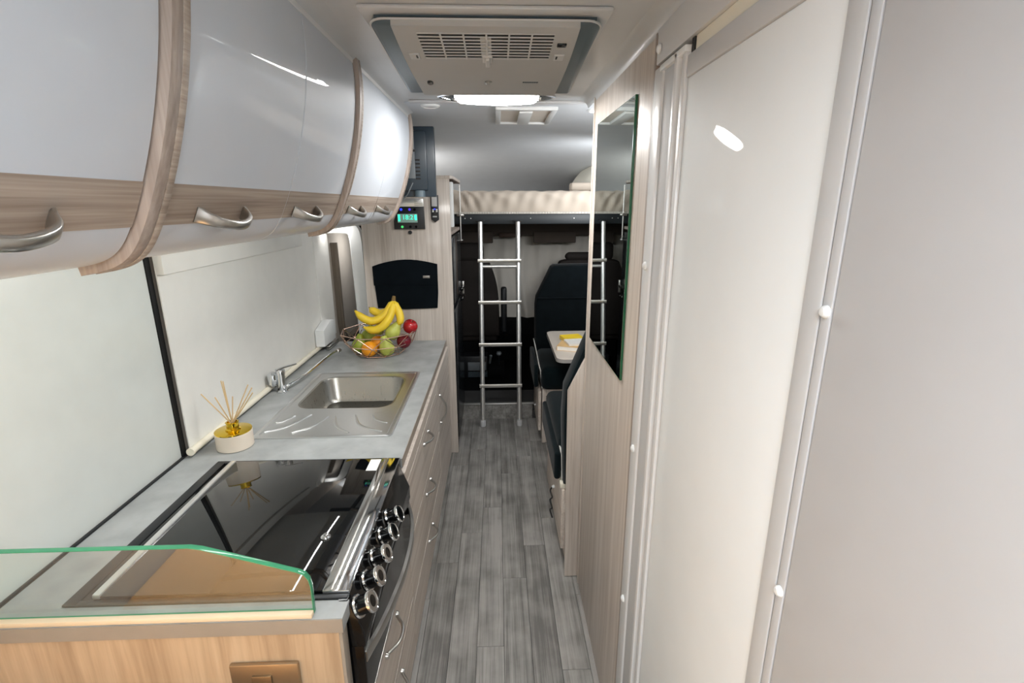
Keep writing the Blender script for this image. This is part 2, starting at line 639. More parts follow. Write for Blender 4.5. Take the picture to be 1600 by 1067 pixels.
wl = struct('wall_left', B().box(XL - 0.04, XL, -2.0, 5.5, 0, ZC), 'beige_blind', origin=(XL, 0, 0))
obj('splash_panel', B().box(XL, XL + 0.012, -1.0, 1.645, 0.832, 1.62, 0.002), 'white_wall', wl)
obj('panel_seal', B().box(XL, XL + 0.016, 1.647, 1.668, 0.832, 1.62), 'black', wl)
obj('back_seal', B().box(XL, XL + 0.02, 0.90, 3.2, 0.828, 0.8365, 0.002), 'black_plastic', wl)
struct('wall_right', B().box(XR, XR + 0.04, -2.0, 5.5, 0, ZC), 'bunk_wall')
struct('wall_back', B().box(XL, XR, -2.04, -2.0, 0, ZC), 'white_wall')


# bunk nose, curving down from the ceiling
npts = [(2.118, ZC - 0.003)]
for i in range(25):
    a = i / 24 * PI / 2
    npts.append((3.7 + 1.6 * math.sin(a), ZC - 0.003 - 0.40 * (1 - math.cos(a))))
npts += [(5.30, 1.45), (5.34, 1.45), (5.34, ZC - 0.0005), (2.118, ZC - 0.0005)]
struct('wall_front', B().prism(npts, 'X', XL + 0.001, XR - 0.001), 'bunk_wall', sharp=0.3)
cabw = struct('wall_cab', B().box(XL, XR, 5.46, 5.5, 0.1, 1.56), 'cab_dark')
struct('trim_6', B().box(XL + 0.001, XL + 0.02, 4.0, 5.45, 0.131, 1.53), 'cab_dark')
struct('trim_7', B().box(XR - 0.02, XR - 0.001, 4.0, 5.45, 0.131, 1.53), 'cab_dark')

# far window beyond the bulkhead: white surround, beige blind, taupe frame
wn = struct('window_1', B().box(XL, XL + 0.006, 3.40, 4.05, 0.72, 1.56), 'beige_blind', origin=(XL, 3.5, 1.1))
fr = [(XL + 0.02, 3.50, 1.45), (XL + 0.02, 3.50, 1.1), (XL + 0.02, 3.50, 0.88), (XL + 0.02, 3.52, 0.80), (XL + 0.02, 3.58, 0.755), (XL + 0.02, 3.66, 0.745), (XL + 0.02, 4.0, 0.745)]
obj('window_frame', B().sweep(fr, [(0.012, 0.03)] * len(fr), rect=True, up=(1, 0, 0)), 'taupe', wn)
cf = [(-1.10, 3.36, 1.565), (-1.02, 3.36, 1.565), (-0.945, 3.36, 1.55), (-0.92, 3.36, 1.49), (-0.914, 3.36, 1.3), (-0.904, 3.36, 0.72)]
obj('window_surround', B().sweep(spline(cf, 24), [(0.044, 0.02)] * 25, rect=True, up=(0, 1, 0)), 'white_plastic', wn)

# roller blind over the sink
rb = thing('roller_blind', 'white roller blind pulled down behind the sink and tap', 'blind', (XL + 0.03, 2.45, 0.84))
obj('blind_sheet', B().box(-1.114, -1.110, 1.669, 3.37, 0.85, 1.60), 'blind', rb)
obj('side_hem', B().box(-1.1105, -1.107, 3.10, 3.125, 0.87, 1.58, 0.001), 'blind', rb)
obj('cassette', B().box(-1.112, -1.085, 1.669, 2.87, 1.478, 1.60, 0.004), 'blind', rb)
obj('bottom_bar', B().cyl((-1.098, 1.66, 0.852), (-1.098, 3.20, 0.852), 0.0125, n=16), 'cream', rb)
obj('end_cap', B().cyl((-1.098, 1.648, 0.852), (-1.098, 1.66, 0.852), 0.0145, n=16), 'cream', rb)

# power socket box
so = thing('power_outlet', 'white sloping power outlet box at the far end of the blind', 'outlet', (-1.08, 3.0, 0.83))
obj('housing', B().prism([(2.96, 0.866), (3.17, 0.866), (3.17, 0.99), (3.10, 1.0), (2.96, 0.965)], 'X', -1.106, -1.05, 0.004), 'white_plastic', so)
for k in range(2):
    obj('cable_rail', B().box(-1.06, -1.04, 2.98 + 0.02, 3.19, 0.836 + 0.014 * k, 0.844 + 0.014 * k, 0.002), 'satin', so)

# ================================================================== RIGHT SIDE
# wardrobe
wd = thing('wardrobe', 'pale wood wardrobe side with a tall mirror fixed to it', 'wardrobe', (0.7, 1.57, 0))
obj('side_panel', B().box(XW, XW + 0.02, 1.232, 1.925, 0.002, ZC - 0.003, 0.001), 'pale_wood', wd)
obj('edge_strip', B().box(XW - 0.001, XW + 0.022, 1.214, 1.2285, 0.002, ZC - 0.003, 0.001), 'pillar_wood', wd)
obj('far_edge', B().box(XW - 0.004, XW + 0.022, 1.925, 1.940, 0.002, ZC - 0.003, 0.002), 'pale_wood', wd)
obj('back_panel', B().box(XW + 0.022, XR, 1.92, 1.94, 0.002, ZC - 0.003), 'pale_wood', wd)
obj('joint', B().box(XW + 0.003, XW + 0.02, 1.2285, 1.232, 0.002, ZC - 0.003), 'dark_brown', wd)

mi = thing('wall_mirror', 'tall frameless mirror with green glass edges on the wardrobe panel', 'mirror', (XW - 0.006, 1.6, 1.2))
obj('mirror_plate', B().box(XW - 0.0075, XW - 0.0062, 1.353, 1.835, 1.210, 1.962), 'mirror', mi)
obj('glass_edge', B().box(XW - 0.0072, XW - 0.001, 1.351, 1.837, 1.208, 1.964), 'green_edge', mi)

# washroom door and frames
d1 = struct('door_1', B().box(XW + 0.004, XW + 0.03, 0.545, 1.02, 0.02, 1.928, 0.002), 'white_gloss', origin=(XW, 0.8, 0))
obj('top_rail', B().box(XW, XW + 0.03, 0.545, 1.018, 1.928, 1.966, 0.002), 'frame_grey', d1)
obj('slot_strip', B().box(XW + 0.006, XW + 0.03, 0.30, 1.008, 1.9675, 1.992), 'cream', d1)
obj('slot_stop', B().box(XW + 0.003, XW + 0.03, 0.996, 1.010, 1.968, 1.991), 'black', d1)
t3 = struct('trim_3', B().box(XW + 0.002, XW + 0.035, 1.066, 1.198, 0.005, 1.985, 0.003), 'frame_grey', origin=(XW, 1.1, 0))
obj('outer_bead', B().box(XW - 0.004, XW + 0.03, 1.155, 1.21, 0.005, 1.985, 0.004), 'frame_white', t3)
obj('inner_bead', B().box(XW - 0.006, XW + 0.03, 1.060, 1.078, 0.005, 1.985, 0.004), 'frame_white', t3)
obj('inner_bead', B().box(XW - 0.002, XW + 0.03, 1.024, 1.044, 0.005, 1.985, 0.004), 'frame_white', t3)
obj('inner_channel', B().box(XW + 0.008, XW + 0.03, 1.02, 1.066, 0.005, 1.985), 'frame_grey', t3)
obj('header', B().box(XW - 0.002, XW + 0.035, -0.2, 1.21, 1.993, 2.068, 0.003), 'frame_white', t3)
obj('header_cap', B().box(XW - 0.006, XW + 0.035, 1.02, 1.17, 1.972, 1.985, 0.003), 'white_plastic', t3)
for z in (2.02, 1.558, 1.078, 0.6):
    obj('screw_cap', B().lathe([(0.0105, 0), (0.010, 0.003), (0.006, 0.0065), (0, 0.0075)], (XW - 0.004, 1.183, z), 14, (-1, 0, 0)), 'white_plastic', t3)
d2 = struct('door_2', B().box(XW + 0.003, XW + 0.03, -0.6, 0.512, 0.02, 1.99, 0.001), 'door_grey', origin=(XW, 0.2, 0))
obj('hinge_stile', B().box(XW + 0.001, XW + 0.03, 0.532, 0.5655, 0.02, 1.99, 0.002), 'frame_grey', d2)
obj('shadow_gap', B().box(XW + 0.0035, XW + 0.03, 0.5295, 0.532, 0.02, 1.99), 'black_plastic', d2)
obj('seal_strip', B().box(XW + 0.002, XW + 0.03, 0.5145, 0.530, 0.02, 1.99, 0.001), 'door_grey', d2)
for z in (1.586, 1.219, 0.8):
    obj('screw_cap', B().lathe([(0.0075, 0), (0.007, 0.003), (0.0045, 0.006), (0, 0.007)], (XW + 0.002, 0.5215, z), 14, (-1, 0, 0)), 'white_plastic', d2)
struct('trim_4', B().box(XW, XR, -2.0, -0.6, 0, ZC), 'white_wall')
struct('trim_5', B().box(XW + 0.04, XR, -0.6, 1.2, 0, ZC), 'frame_grey')

# ================================================================== CEILING FITTINGS
ac = thing('air_conditioner', 'ceiling air conditioner panel with slatted grille and dark grey sides', 'air conditioner', (-0.017, 1.155, 2.055))
ac.rotation_euler = (-math.atan(0.0711), 0, 0)
AX0, AX1, AY0, AY1, AZ0 = -0.258, 0.224, 1.164, 1.660, 2.055


def ring(g, z):
    out = []
    for cx, cy, r, a0 in ((AX1, AY1, 0.008, 0), (AX0, AY1, 0.008, PI / 2), (AX0, AY0, 0.034, PI), (AX1, AY0, 0.034, 1.5 * PI)):
        r -= g * 0.8
        cx += -(r + g) if cx > 0 else (r + g)
        cy += -(r + g) if cy > 1.4 else (r + g)
        out += [(cx + r * math.cos(a0 + PI / 2 * i / 8), cy + r * math.sin(a0 + PI / 2 * i / 8), z) for i in range(9)]
    return out



obj('housing', B().loops([ring(0.006, AZ0 + 0.014), ring(0, AZ0 + 0.011), ring(0, AZ0 + 0.008), ring(0.006, AZ0 + 0.004)], True, True), 'slate', ac)
obj('housing_rim', B().loops([ring(-0.003, AZ0 + 0.0125), ring(-0.003, AZ0 + 0.009)], True, True), 'ac_light', ac)
obj('gap_shade', B().loops([ring(0.004, AZ0 + 0.0165), ring(0.004, AZ0 + 0.0125)], True, True), 'black', ac)  # black layer put in as the shade of the gap above the housing
bq = B().prism([(AY0 + 0.01, AZ0 + 0.017), (AY1 - 0.008, AZ0 + 0.017), (AY1 - 0.005, AZ0 + 0.058), (AY0 + 0.01, AZ0 + 0.024)], 'X', AX0 + 0.01, AX1 - 0.01)
obj('body', bq, 'slate', ac)


def ac_edge(side):
    pts = []
    for i in range(9):
        t = i / 8
        y = AY0 - 0.001 + (AY1 - 0.003 - AY0) * t
        bow = -0.005 * math.sin(PI * t)
        pts.append(((-0.2125 + bow) if side < 0 else (0.178 - bow), y))
    return pts


GX0, GX1, GY0, GY1 = -0.166, 0.130, 1.196, 1.350
outl = ac_edge(-1) + ac_edge(1)[::-1]
# centre panel with the grille opening, in four pieces around it
cp = B()
L_, R_ = ac_edge(-1), ac_edge(1)


def at(e, y):
    return np.interp(y, [p[1] for p in e], [p[0] for p in e])


def slab(ya, yb, xa, xb):
    ys = [ya + (yb - ya) * i / 4 for i in range(5)]
    pl = [((at(L_, y) if xa is None else xa), y) for y in ys] + [((at(R_, y) if xb is None else xb), y) for y in ys[::-1]]
    cp.prism(pl, 'Z', AZ0 - 0.002, AZ0 + 0.009)


slab(AY0 - 0.001, GY0, None, None)
slab(GY1, AY1 - 0.004, None, None)
slab(GY0, GY1, None, GX0)
slab(GY0, GY1, GX1, None)
obj('centre_panel', cp, 'ac_grey', ac)
obj('grille_recess', B().box(GX0, GX1, GY0, GY1, AZ0 + 0.0022, AZ0 + 0.0038), 'black_plastic', ac)
for i in range(9):
    y = GY0 + 0.004 + (GY1 - GY0 - 0.008) * i / 8
    obj('grille_slat', B().box(GX0, GX1, y - 0.0028, y + 0.0028, AZ0 - 0.0024, AZ0 - 0.0012), 'ac_light', ac)
for i in range(5):
    x = GX0 + (GX1 - GX0) * (i + 1) / 6
    obj('grille_bar', B().box(x - 0.002, x + 0.002, GY0, GY1, AZ0 - 0.003, AZ0 - 0.0012), 'ac_light', ac)
obj('grille_stay', B().box(-0.032, -0.008, GY0 + 0.03, GY1, AZ0 - 0.001, AZ0 + 0.002), 'ac_grey', ac)
obj('latch_base', B().box(-0.030, -0.006, GY1 - 0.024, GY1 + 0.018, AZ0 - 0.006, AZ0, 0.002), 'ac_light', ac)
obj('latch', B().box(-0.023, -0.013, GY1 - 0.020, GY1 + 0.030, AZ0 - 0.012, AZ0 - 0.006, 0.002), 'ac_light', ac)
obj('screw_knob', B().lathe([(0.010, 0), (0.010, 0.004), (0.006, 0.008), (0, 0.009)], (-0.0186, 1.5245, AZ0 - 0.002), 14, (0, 0, -1)), 'satin', ac)
obj('sensor_window', B().lathe([(0.010, 0), (0.009, 0.003), (0, 0.004)], (-0.1797, 1.533, AZ0 - 0.002), 16, (0, 0, -1), 1.7, 0.9), 'black_gloss', ac)
obj('display_window', B().box(0.140, 0.162, 1.247, 1.266, AZ0 - 0.006, AZ0, 0.003), 'black_gloss', ac)
lg = B()
for i in range(7):
    lg.box(0.076 + i * 0.0062, 0.0815 + i * 0.0062, 1.523, 1.530, AZ0 - 0.0035, AZ0 - 0.001)
obj('logo_plate', lg, 'slate', ac)
for x in (-0.190, 0.153):
    obj('side_clip', B().box(x - 0.012, x + 0.012, 1.315, 1.350, AZ0 - 0.005, AZ0, 0.002), 'ac_light', ac)
    obj('clip_slot', B().box(x - 0.002 + (0.006 if x < 0 else -0.006), x + 0.002 + (0.006 if x < 0 else -0.006), 1.32, 1.338, AZ0 - 0.0056, AZ0 - 0.004), 'black_plastic', ac)

lp = thing('ceiling_lamp', 'lit eye-shaped ceiling lamp just beyond the air conditioner', 'lamp', (0.005, 1.935, ZC))


def lens(hw, hd, z, n=24):
    R = (hw * hw + hd * hd) / (2 * hd)
    out = []
    a = math.asin(hw / R)
    for i in range(n):
        t = -a + 2 * a * i / n
        out.append((0.005 + R * math.sin(t), 1.935 + R * math.cos(t) - (R - hd), z))
    for i in range(n):
        t = a - 2 * a * i / n
        out.append((0.005 + R * math.sin(t), 1.935 - R * math.cos(t) + (R - hd), z))
    return out


obj('base', B().loops([lens(0.200, 0.112, ZC - 0.012), lens(0.200, 0.112, ZC)], True, True), 'ac_light', lp)


def lens_cut(hw, hd, z, cut):
    return [(max(0.005 - cut, min(0.005 + cut, p[0])), p[1], p[2]) for p in lens(hw, hd, z)]


obj('diffuser', B().loops([lens_cut(0.19, 0.100, ZC - 0.014, 0.145), lens_cut(0.19, 0.096, ZC - 0.026, 0.143), lens_cut(0.185, 0.08, ZC - 0.032, 0.135)], True, True), 'lamp_lit', lp)
obj('rim', B().sweep(lens(0.204, 0.116, ZC - 0.017), 0.0065, n=8, closed=True), 'chrome', lp)
for s in (-1, 1):
    obj('end_bar', B().sweep([(0.005 + s * 0.150, 1.935 - 0.052, ZC - 0.018), (0.005 + s * 0.152, 1.935, ZC - 0.024), (0.005 + s * 0.150, 1.935 + 0.052, ZC - 0.018)], 0.006, n=8), 'chrome', lp)
    obj('end_lens', B().prism([(0.005 + s * 0.155, 1.935 - 0.045), (0.005 + s * 0.19, 1.935), (0.005 + s * 0.155, 1.935 + 0.045)], 'Z', ZC - 0.022, ZC - 0.013, 0.002), 'cab_grey', lp)

sl = thing('spot_lamp', 'small round unlit ceiling spotlight left of the lit ceiling lamp', 'lamp', (-0.262, 2.19, ZC))
obj('bezel', B().lathe([(0.040, 0), (0.039, 0.006), (0.030, 0.010), (0.028, 0.006), (0.0, 0.006)], (-0.262, 2.19, ZC), 24, (0, 0, -1)), 'white_plastic', sl)
obj('lens', B().lathe([(0.027, 0.006), (0.02, 0.0085), (0, 0.009)], (-0.262, 2.19, ZC), 20, (0, 0, -1)), 'ac_light', sl)
sl = thing('spot_lamp', 'small lit round ceiling spotlight half hidden by the wardrobe edge', 'lamp', (0.425, 2.27, ZC))
obj('bezel', B().lathe([(0.040, 0), (0.039, 0.006), (0.030, 0.010), (0.028, 0.006), (0.0, 0.006)], (0.425, 2.27, ZC), 24, (0, 0, -1)), 'white_plastic', sl)
obj('lens', B().lathe([(0.027, 0.006), (0.02, 0.010), (0, 0.011)], (0.425, 2.27, ZC), 20, (0, 0, -1)), 'spot_lit', sl)

hv = thing('ceiling_vent', 'square white roof vent in the ceiling over the bunk', 'vent', (0.125, 2.40, ZC))
fr = B()
for x0, x1, y0, y1 in ((0.0, 0.255, 2.20, 2.225), (0.0, 0.255, 2.575, 2.60), (0.0, 0.022, 2.225, 2.575), (0.233, 0.255, 2.225, 2.575)):
    fr.box(x0, x1, y0, y1, ZC - 0.016, ZC, 0.003)
obj('frame', fr, 'ac_light', hv)
obj('mesh_panel', B().box(0.022, 0.233, 2.225, 2.575, ZC - 0.006, ZC), 'beige_blind', hv)
obj('crank_cover', B().box(0.10, 0.155, 2.25, 2.56, ZC - 0.020, ZC - 0.006, 0.004), 'ac_light', hv)

# ================================================================== WALL CABINETS (upper left)
PROF = [(ZC, -0.369), (2.06, -0.363), (2.0, -0.360), (1.94, -0.366), (1.87, -0.379), (1.79, -0.399), (1.73, -0.424), (1.68, -0.446), (1.645, -0.463), (1.623, -0.482), (1.613, -0.505), (1.609, -0.545)]
sp = spline([(x, z, 0) for z, x in PROF], 60)
SP = [(p.x, p.y) for p in sp]          # (x, z)
for _k in range(60):
    SP = [SP[0]] + [((SP[i - 1][0] + 2 * SP[i][0] + SP[i + 1][0]) / 4, (SP[i - 1][1] + 2 * SP[i][1] + SP[i + 1][1]) / 4) for i in range(1, len(SP) - 1)] + [SP[-1]]


def offset(off, z_hi=9, z_lo=0):
    out = []
    for i, (x, z) in enumerate(SP):
        a = SP[max(0, i - 1)]
        c = SP[min(len(SP) - 1, i + 1)]
        t = Vector((c[0] - a[0], c[1] - a[1])).normalized()
        nrm = Vector((t.y, -t.x))
        p = (x + nrm.x * off, z + nrm.y * off)
        if z_lo <= z <= z_hi:
            out.append(p)
    return out


def shell(y0, y1, o_out, o_in, z_hi=9, z_lo=0, bev=0.0):
    a, c = offset(o_out, z_hi, z_lo), offset(o_in, z_hi, z_lo)
    return B().prism(a + c[::-1], 'Y', y0, y1, bev)


def bow_handle(y0, y1, parent):
    """satin pull on a wall cabinet: flared square feet, waist bowed out and down"""
    i = min(range(len(SP)), key=lambda k: abs(SP[k][1] - 1.678))
    base = Vector((SP[i][0], 0, SP[i][1]))
    t = Vector((SP[i + 1][0] - SP[i - 1][0], 0, SP[i + 1][1] - SP[i - 1][1])).normalized()
    n = Vector((-t.z, 0, t.x))
    if n.x < 0:
        n = -n
    base -= n * 0.0125
    pts, rad = [], []
    for s, out, down, wd, th in ((0, 0.001, 0, 0.0125, 0.0035), (0.03, 0.006, 0, 0.012, 0.0035), (0.10, 0.020, 0.001, 0.0095, 0.0035), (0.2, 0.028, 0.002, 0.008, 0.004), (0.35, 0.034, 0.003, 0.0075, 0.0045), (0.5, 0.036, 0.004, 0.0075, 0.0045), (0.65, 0.034, 0.003, 0.0075, 0.0045), (0.8, 0.028, 0.002, 0.008, 0.004), (0.90, 0.020, 0.001, 0.0095, 0.0035), (0.97, 0.006, 0, 0.012, 0.0035), (1, 0.001, 0, 0.0125, 0.0035)):
        p = base + n * out + t * down
        pts.append((p.x, y0 + (y1 - y0) * s, p.z))
        rad.append((wd, th))
    # width along the profile tangent, thickness along the bow normal
    sm = spline(pts, 40)
    rr = []
    for k in range(41):
        u = k / 40 * (len(rad) - 1)
        a = min(int(u), len(rad) - 2)
        f = u - a
        rr.append((rad[a][0] * (1 - f) + rad[a + 1][0] * f, rad[a][1] * (1 - f) + rad[a + 1][1] * f))
    q = B()
    tb = bmesh.new()
    rings = []
    for k, p in enumerate(sm):
        d = (sm[min(k + 1, 40)] - sm[max(k - 1, 0)]).normalized()
        wv = t
        tv = d.cross(wv).normalized()
        w_, h_ = rr[k]
        rings.append([tb.verts.new(p + wv * (cx * w_) + tv * (cy * h_)) for cx, cy in ((-1, -.5), (-.8, -1), (0, -1.15), (.8, -1), (1, -.5), (1, .5), (.8, 1), (0, 1.15), (-.8, 1), (-1, .5))])
    m = 10
    for A, Bq in zip(rings, rings[1:]):
        for j in range(m):
            tb.faces.new((A[j], A[(j + 1) % m], Bq[(j + 1) % m], Bq[j]))
    tb.faces.new(rings[0][::-1])
    tb.faces.new(rings[-1])
    bmesh.ops.recalc_face_normals(tb, faces=tb.faces)
    q.add(tb)
    return obj('handle', q, 'satin', parent, sharp=0.9)


def wall_cabinet(label, y0, y1, doors, pillar):
    t = thing('wall_cabinet', label, 'cabinet', (-0.8, (y0 + y1) / 2, 1.6), 'curved wall cabinets over the worktop')
    inn = offset(0.028)
    obj('body', B().prism([(XL + 0.002, ZC - 0.003)] + [(x, min(z, ZC - 0.003)) for x, z in inn] + [(XL + 0.002, inn[-1][1])], 'Y', y0, y1), 'white_plastic', t)
    obj('top_trim', B().box(-0.41, -0.376, y0, y1, ZC - 0.024, ZC - 0.004, 0.003), 'frame_white', t)
    for a, c, h0, h1 in doors:
        d = obj('door', shell(a, c, 0.012, 0.026, z_hi=2.066, bev=0.0015), 'cab_door', t, sharp=0.3)
        obj('wood_band', shell(a + 0.0005, c - 0.0005, 0.0112, 0.016, 1.729, 1.664), 'cab_wood', d)
        if h0 is not None:
            bow_handle(h0, h1, d)
    for (a, c, _h, _k), (a2, c2, _h2, _k2) in zip(doors, doors[1:]):
        obj('door_gap_shade', shell(c + 0.0005, a2 - 0.0005, 0.018, 0.027, z_hi=2.06), 'edge_grey', t)  # grey strip stands in for the shade in the gap between doors
    pa, pb = pillar
    f = pa + (pb - pa) * 0.6
    obj('end_pillar', shell(pa, f, 0.001, 0.03, bev=0.001), 'pillar_wood', t)
    obj('pillar_lip', shell(f, pb, 0.0, 0.03, bev=0.003), 'cab_wood', t)
    return t


wall_cabinet('nearest curved wall cabinet, one wide grey gloss door, at the picture edge', -0.6, 0.671, [(-0.55, 0.669, 0.395, 0.545)], (0.674, 0.712))
wall_cabinet('middle curved wall cabinet with two grey gloss doors above the cooker', 0.714, 1.49, [(0.715, 1.124, 0.80, 0.945), (1.128, 1.489, 1.175, 1.315)], (1.494, 1.531))
wall_cabinet('far curved wall cabinet with two narrow doors above the sink', 1.533, 2.35, [(1.534, 1.945, 1.60, 1.745), (1.949, 2.349, 1.975, 2.12)], (2.353, 2.385))

# ================================================================== KITCHEN BASE
ZT = 0.83
XF = -0.333         # face of drawers and doors
XE = -0.347         # front edge of worktop

wt = thing('worktop', 'long mottled grey laminate worktop holding cooker and sink', 'worktop', (-0.74, 2.0, ZT - 0.036))
xs = [XL + 0.003, -0.985, -0.93, -0.437, XE]
ys = [0.903, 0.957, 1.612, 1.805, 2.545, 3.213]
tb = bmesh.new()
for i in range(len(xs) - 1):
    for j in range(len(ys) - 1):
        xa, xb, ya, yb = xs[i], xs[i + 1], ys[j], ys[j + 1]
        if 0.95 < ya < 1.6 and xa >= -0.986:      # cooker opening, open to the front
            continue
        if 1.8 < ya < 2.5 and -0.935 < xa < -0.5:  # sink opening
            continue
        tb.faces.new([tb.verts.new(p) for p in ((xa, ya, ZT), (xb, ya, ZT), (xb, yb, ZT), (xa, yb, ZT))])
bmesh.ops.remove_doubles(tb, verts=tb.verts, dist=1e-5)
r = bmesh.ops.extrude_face_region(tb, geom=list(tb.faces))
bmesh.ops.translate(tb, vec=(0, 0, -0.036), verts=[v for v in r['geom'] if isinstance(v, bmesh.types.BMVert)])
bmesh.ops.recalc_face_normals(tb, faces=tb.faces)
q = B()
q.add(tb)
obj('slab', q, 'worktop', wt, sharp=0.3)
obj('near_edge_band', B().box(XL + 0.003, XE, 0.9005, 0.903, ZT - 0.036, ZT - 0.001), 'edge_grey', wt)
obj('front_edge_band', B().box(XE, XE + 0.0022, 1.614, 3.213, ZT - 0.034, ZT - 0.001), 'edge_grey', wt)
obj('batten', B().box(XL + 0.004, -0.412, 0.9035, 0.918, ZT, ZT + 0.012, 0.002), 'batten', wt)

# end panel
obj_e = thing('end_panel', 'warm wood end panel of the kitchen carrying the bronze switch', 'panel', (-0.75, 0.93, 0))
obj('board', B().box(XL + 0.003, -0.362, 0.912, 0.945, 0.002, ZT - 0.037), 'end_wood', obj_e)
obj('edge_post', B().box(-0.362, -0.354, 0.912, 0.945, 0.002, ZT - 0.037, 0.001), 'edge_grey', obj_e)
sw = thing('light_switch', 'bronze light switch plate on the wooden end panel', 'switch', (-0.53, 0.909, 0.66))
obj('plate', B().box(-0.608, -0.456, 0.901, 0.912, 0.600, 0.712, 0.004), 'bronze', sw)
obj('rocker', B().box(-0.560, -0.516, 0.896, 0.902, 0.622, 0.684, 0.002), 'bronze_dark', sw)

# glass splash guard
gg = thing('splash_guard', 'clear glass splash guard with green edges standing at the worktop end', 'glass guard', (-0.8, 0.925, ZT))
go = [(-1.134, ZT + 0.001), (-0.4135, ZT + 0.001), (-0.413, 0.90), (-0.416, 0.918), (-0.424, 0.931), (-0.437, 0.938), (-0.632, 1.002), (-0.655, 1.006), (-1.134, 1.006)]
obj('pane', B().prism(go, 'Y', 0.919, 0.930), 'guard_glass', gg)
top = [go[1]] + go[2:]
er = B()
for (xa, za), (xb, zb) in zip(go[1:-1], go[2:]):
    er.sweep([(xa, 0.9245, za), (xb, 0.9245, zb)], [(0.0062, 0.0014)] * 2, rect=True, up=(0, 0.0, 1) if abs(xb - xa) > abs(zb - za) else (1, 0, 0))
obj('green_edge', er, 'green_bright', gg)
obj('edge_foot', B().box(-1.134, -0.414, 0.9195, 0.9295, ZT, ZT + 0.004), 'green_bright', gg)

# cooker
ck = thing('cooker', 'black cooker with a shut black glass lid and a row of knobs', 'cooker', (-0.66, 1.285, 0.51))
obj('hob_tray', B().box(-0.983, -0.352, 0.959, 1.610, 0.72, ZT + 0.003, 0.002), 'black_gloss', ck)
fr = B()
fr.box(-0.984, -0.955, 0.958, 1.611, ZT, ZT + 0.005, 0.001)
fr.box(-0.955, -0.352, 1.596, 1.611, ZT, ZT + 0.005, 0.001)
fr.box(-0.955, -0.352, 0.958, 0.972, ZT, ZT + 0.005, 0.001)
obj('frame', fr, 'black_plastic', ck)
obj('glass_lid', B().box(-0.912, -0.412, 0.975, 1.594, ZT + 0.006, ZT + 0.012, 0.001), 'hob_glass', ck)
obj('hinge_rail', B().box(-0.930, -0.912, 0.975, 1.594, ZT + 0.003, ZT + 0.016, 0.003), 'alu', ck)
fs = obj('front_strip', B().box(-0.412, -0.350, 0.972, 1.596, ZT + 0.003, ZT + 0.0125, 0.002), 'chrome', ck)
obj('strip_ridge', B().box(-0.395, -0.388, 0.974, 1.594, ZT + 0.0125, ZT + 0.0145, 0.0008), 'satin', fs)
obj('lid_knob', B().lathe([(0.013, 0), (0.013, 0.004), (0.006, 0.006), (0.006, 0.011), (0, 0.012)], (-0.466, 1.165, ZT + 0.012), 18), 'chrome', ck)
obj('rating_label', B().box(-0.448, -0.4125, 1.512, 1.588, ZT + 0.012, ZT + 0.0126), 'paper', ck)
obj('control_panel', B().prism([(-0.37, ZT + 0.002), (-0.350, ZT + 0.002), (-0.318, 0.745), (-0.318, 0.70), (-0.37, 0.70)], 'Y', 0.952, 1.574, 0.002), 'black_gloss', ck)
obj('oven_front', B().prism([(-0.37, 0.70), (-0.322, 0.70), (-0.322, 0.522), (-0.37, 0.522)], 'Y', 0.952, 1.574, 0.003), 'black_gloss', ck)
obj('door_lip', B().box(-0.324, -0.3205, 0.955, 1.572, 0.524, 0.534, 0.001), 'satin', ck)
nv = Vector((0.9, 0, 0.39)).normalized()
for y in (1.318, 1.232, 1.142, 1.058, 0.975):
    c0 = Vector((-0.3365, y, 0.793))
    kb = obj('knob', B().lathe([(0.0265, 0.0), (0.0265, 0.004), (0.0225, 0.006), (0.0215, 0.02), (0.0225, 0.034), (0.0235, 0.040), (0, 0.0412)], c0, 22, nv), 'black_gloss', ck)
    obj('knob_skirt', B().lathe([(0.0265, 0.002), (0.0280, 0.004), (0.0265, 0.0085), (0.0215, 0.009)], c0, 24, nv), 'chrome', kb)
    obj('knob_cap', B().lathe([(0.0225, 0.032), (0.0255, 0.034), (0.0260, 0.038), (0.0250, 0.0415), (0.0225, 0.0418), (0.0215, 0.0405)], c0, 24, nv), 'chrome', kb)
hp = spline([(-0.324, 0.957, 0.665), (-0.303, 1.06, 0.662), (-0.286, 1.20, 0.66), (-0.282, 1.30, 0.66), (-0.286, 1.40, 0.66), (-0.303, 1.50, 0.662), (-0.324, 1.565, 0.665)], 36)
obj('oven_handle', B().sweep(hp, [(0.006, 0.014)] * 37, rect=True, up=(0, 0, 1)), 'satin', ck)


def arch_handle(p0, p1, out, parent, ax='Y'):
    """bow handle with small flared feet; runs p0->p1 on a face looking along +x"""
    p0, p1 = Vector(p0), Vector(p1)
    L = p1 - p0
    o = Vector((1, 0, 0))
    pts = [p0 + L * s + o * h for s, h in ((0, 0.004), (0.06, 0.006), (0.15, out * 0.42), (0.3, out * 0.85), (0.5, out), (0.7, out * 0.85), (0.85, out * 0.42), (0.94, 0.006), (1, 0.004))]
    sm = spline(pts, 32)
    rr = []
    for k in range(33):
        s = abs(k / 32 - 0.5) * 2
        rr.append(0.0050 + 0.0030 * max(0, s - 0.75) / 0.25)
    q = B().sweep(sm, rr, n=10)
    for p in (p0, p1):
        q.lathe([(0.0095, 0), (0.0095, 0.004), (0.007, 0.010), (0, 0.012)], p + L.normalized() * (0.004 if p is p0 else -0.004), 14, (1, 0, 0))
    return obj('handle', q, 'satin', parent)


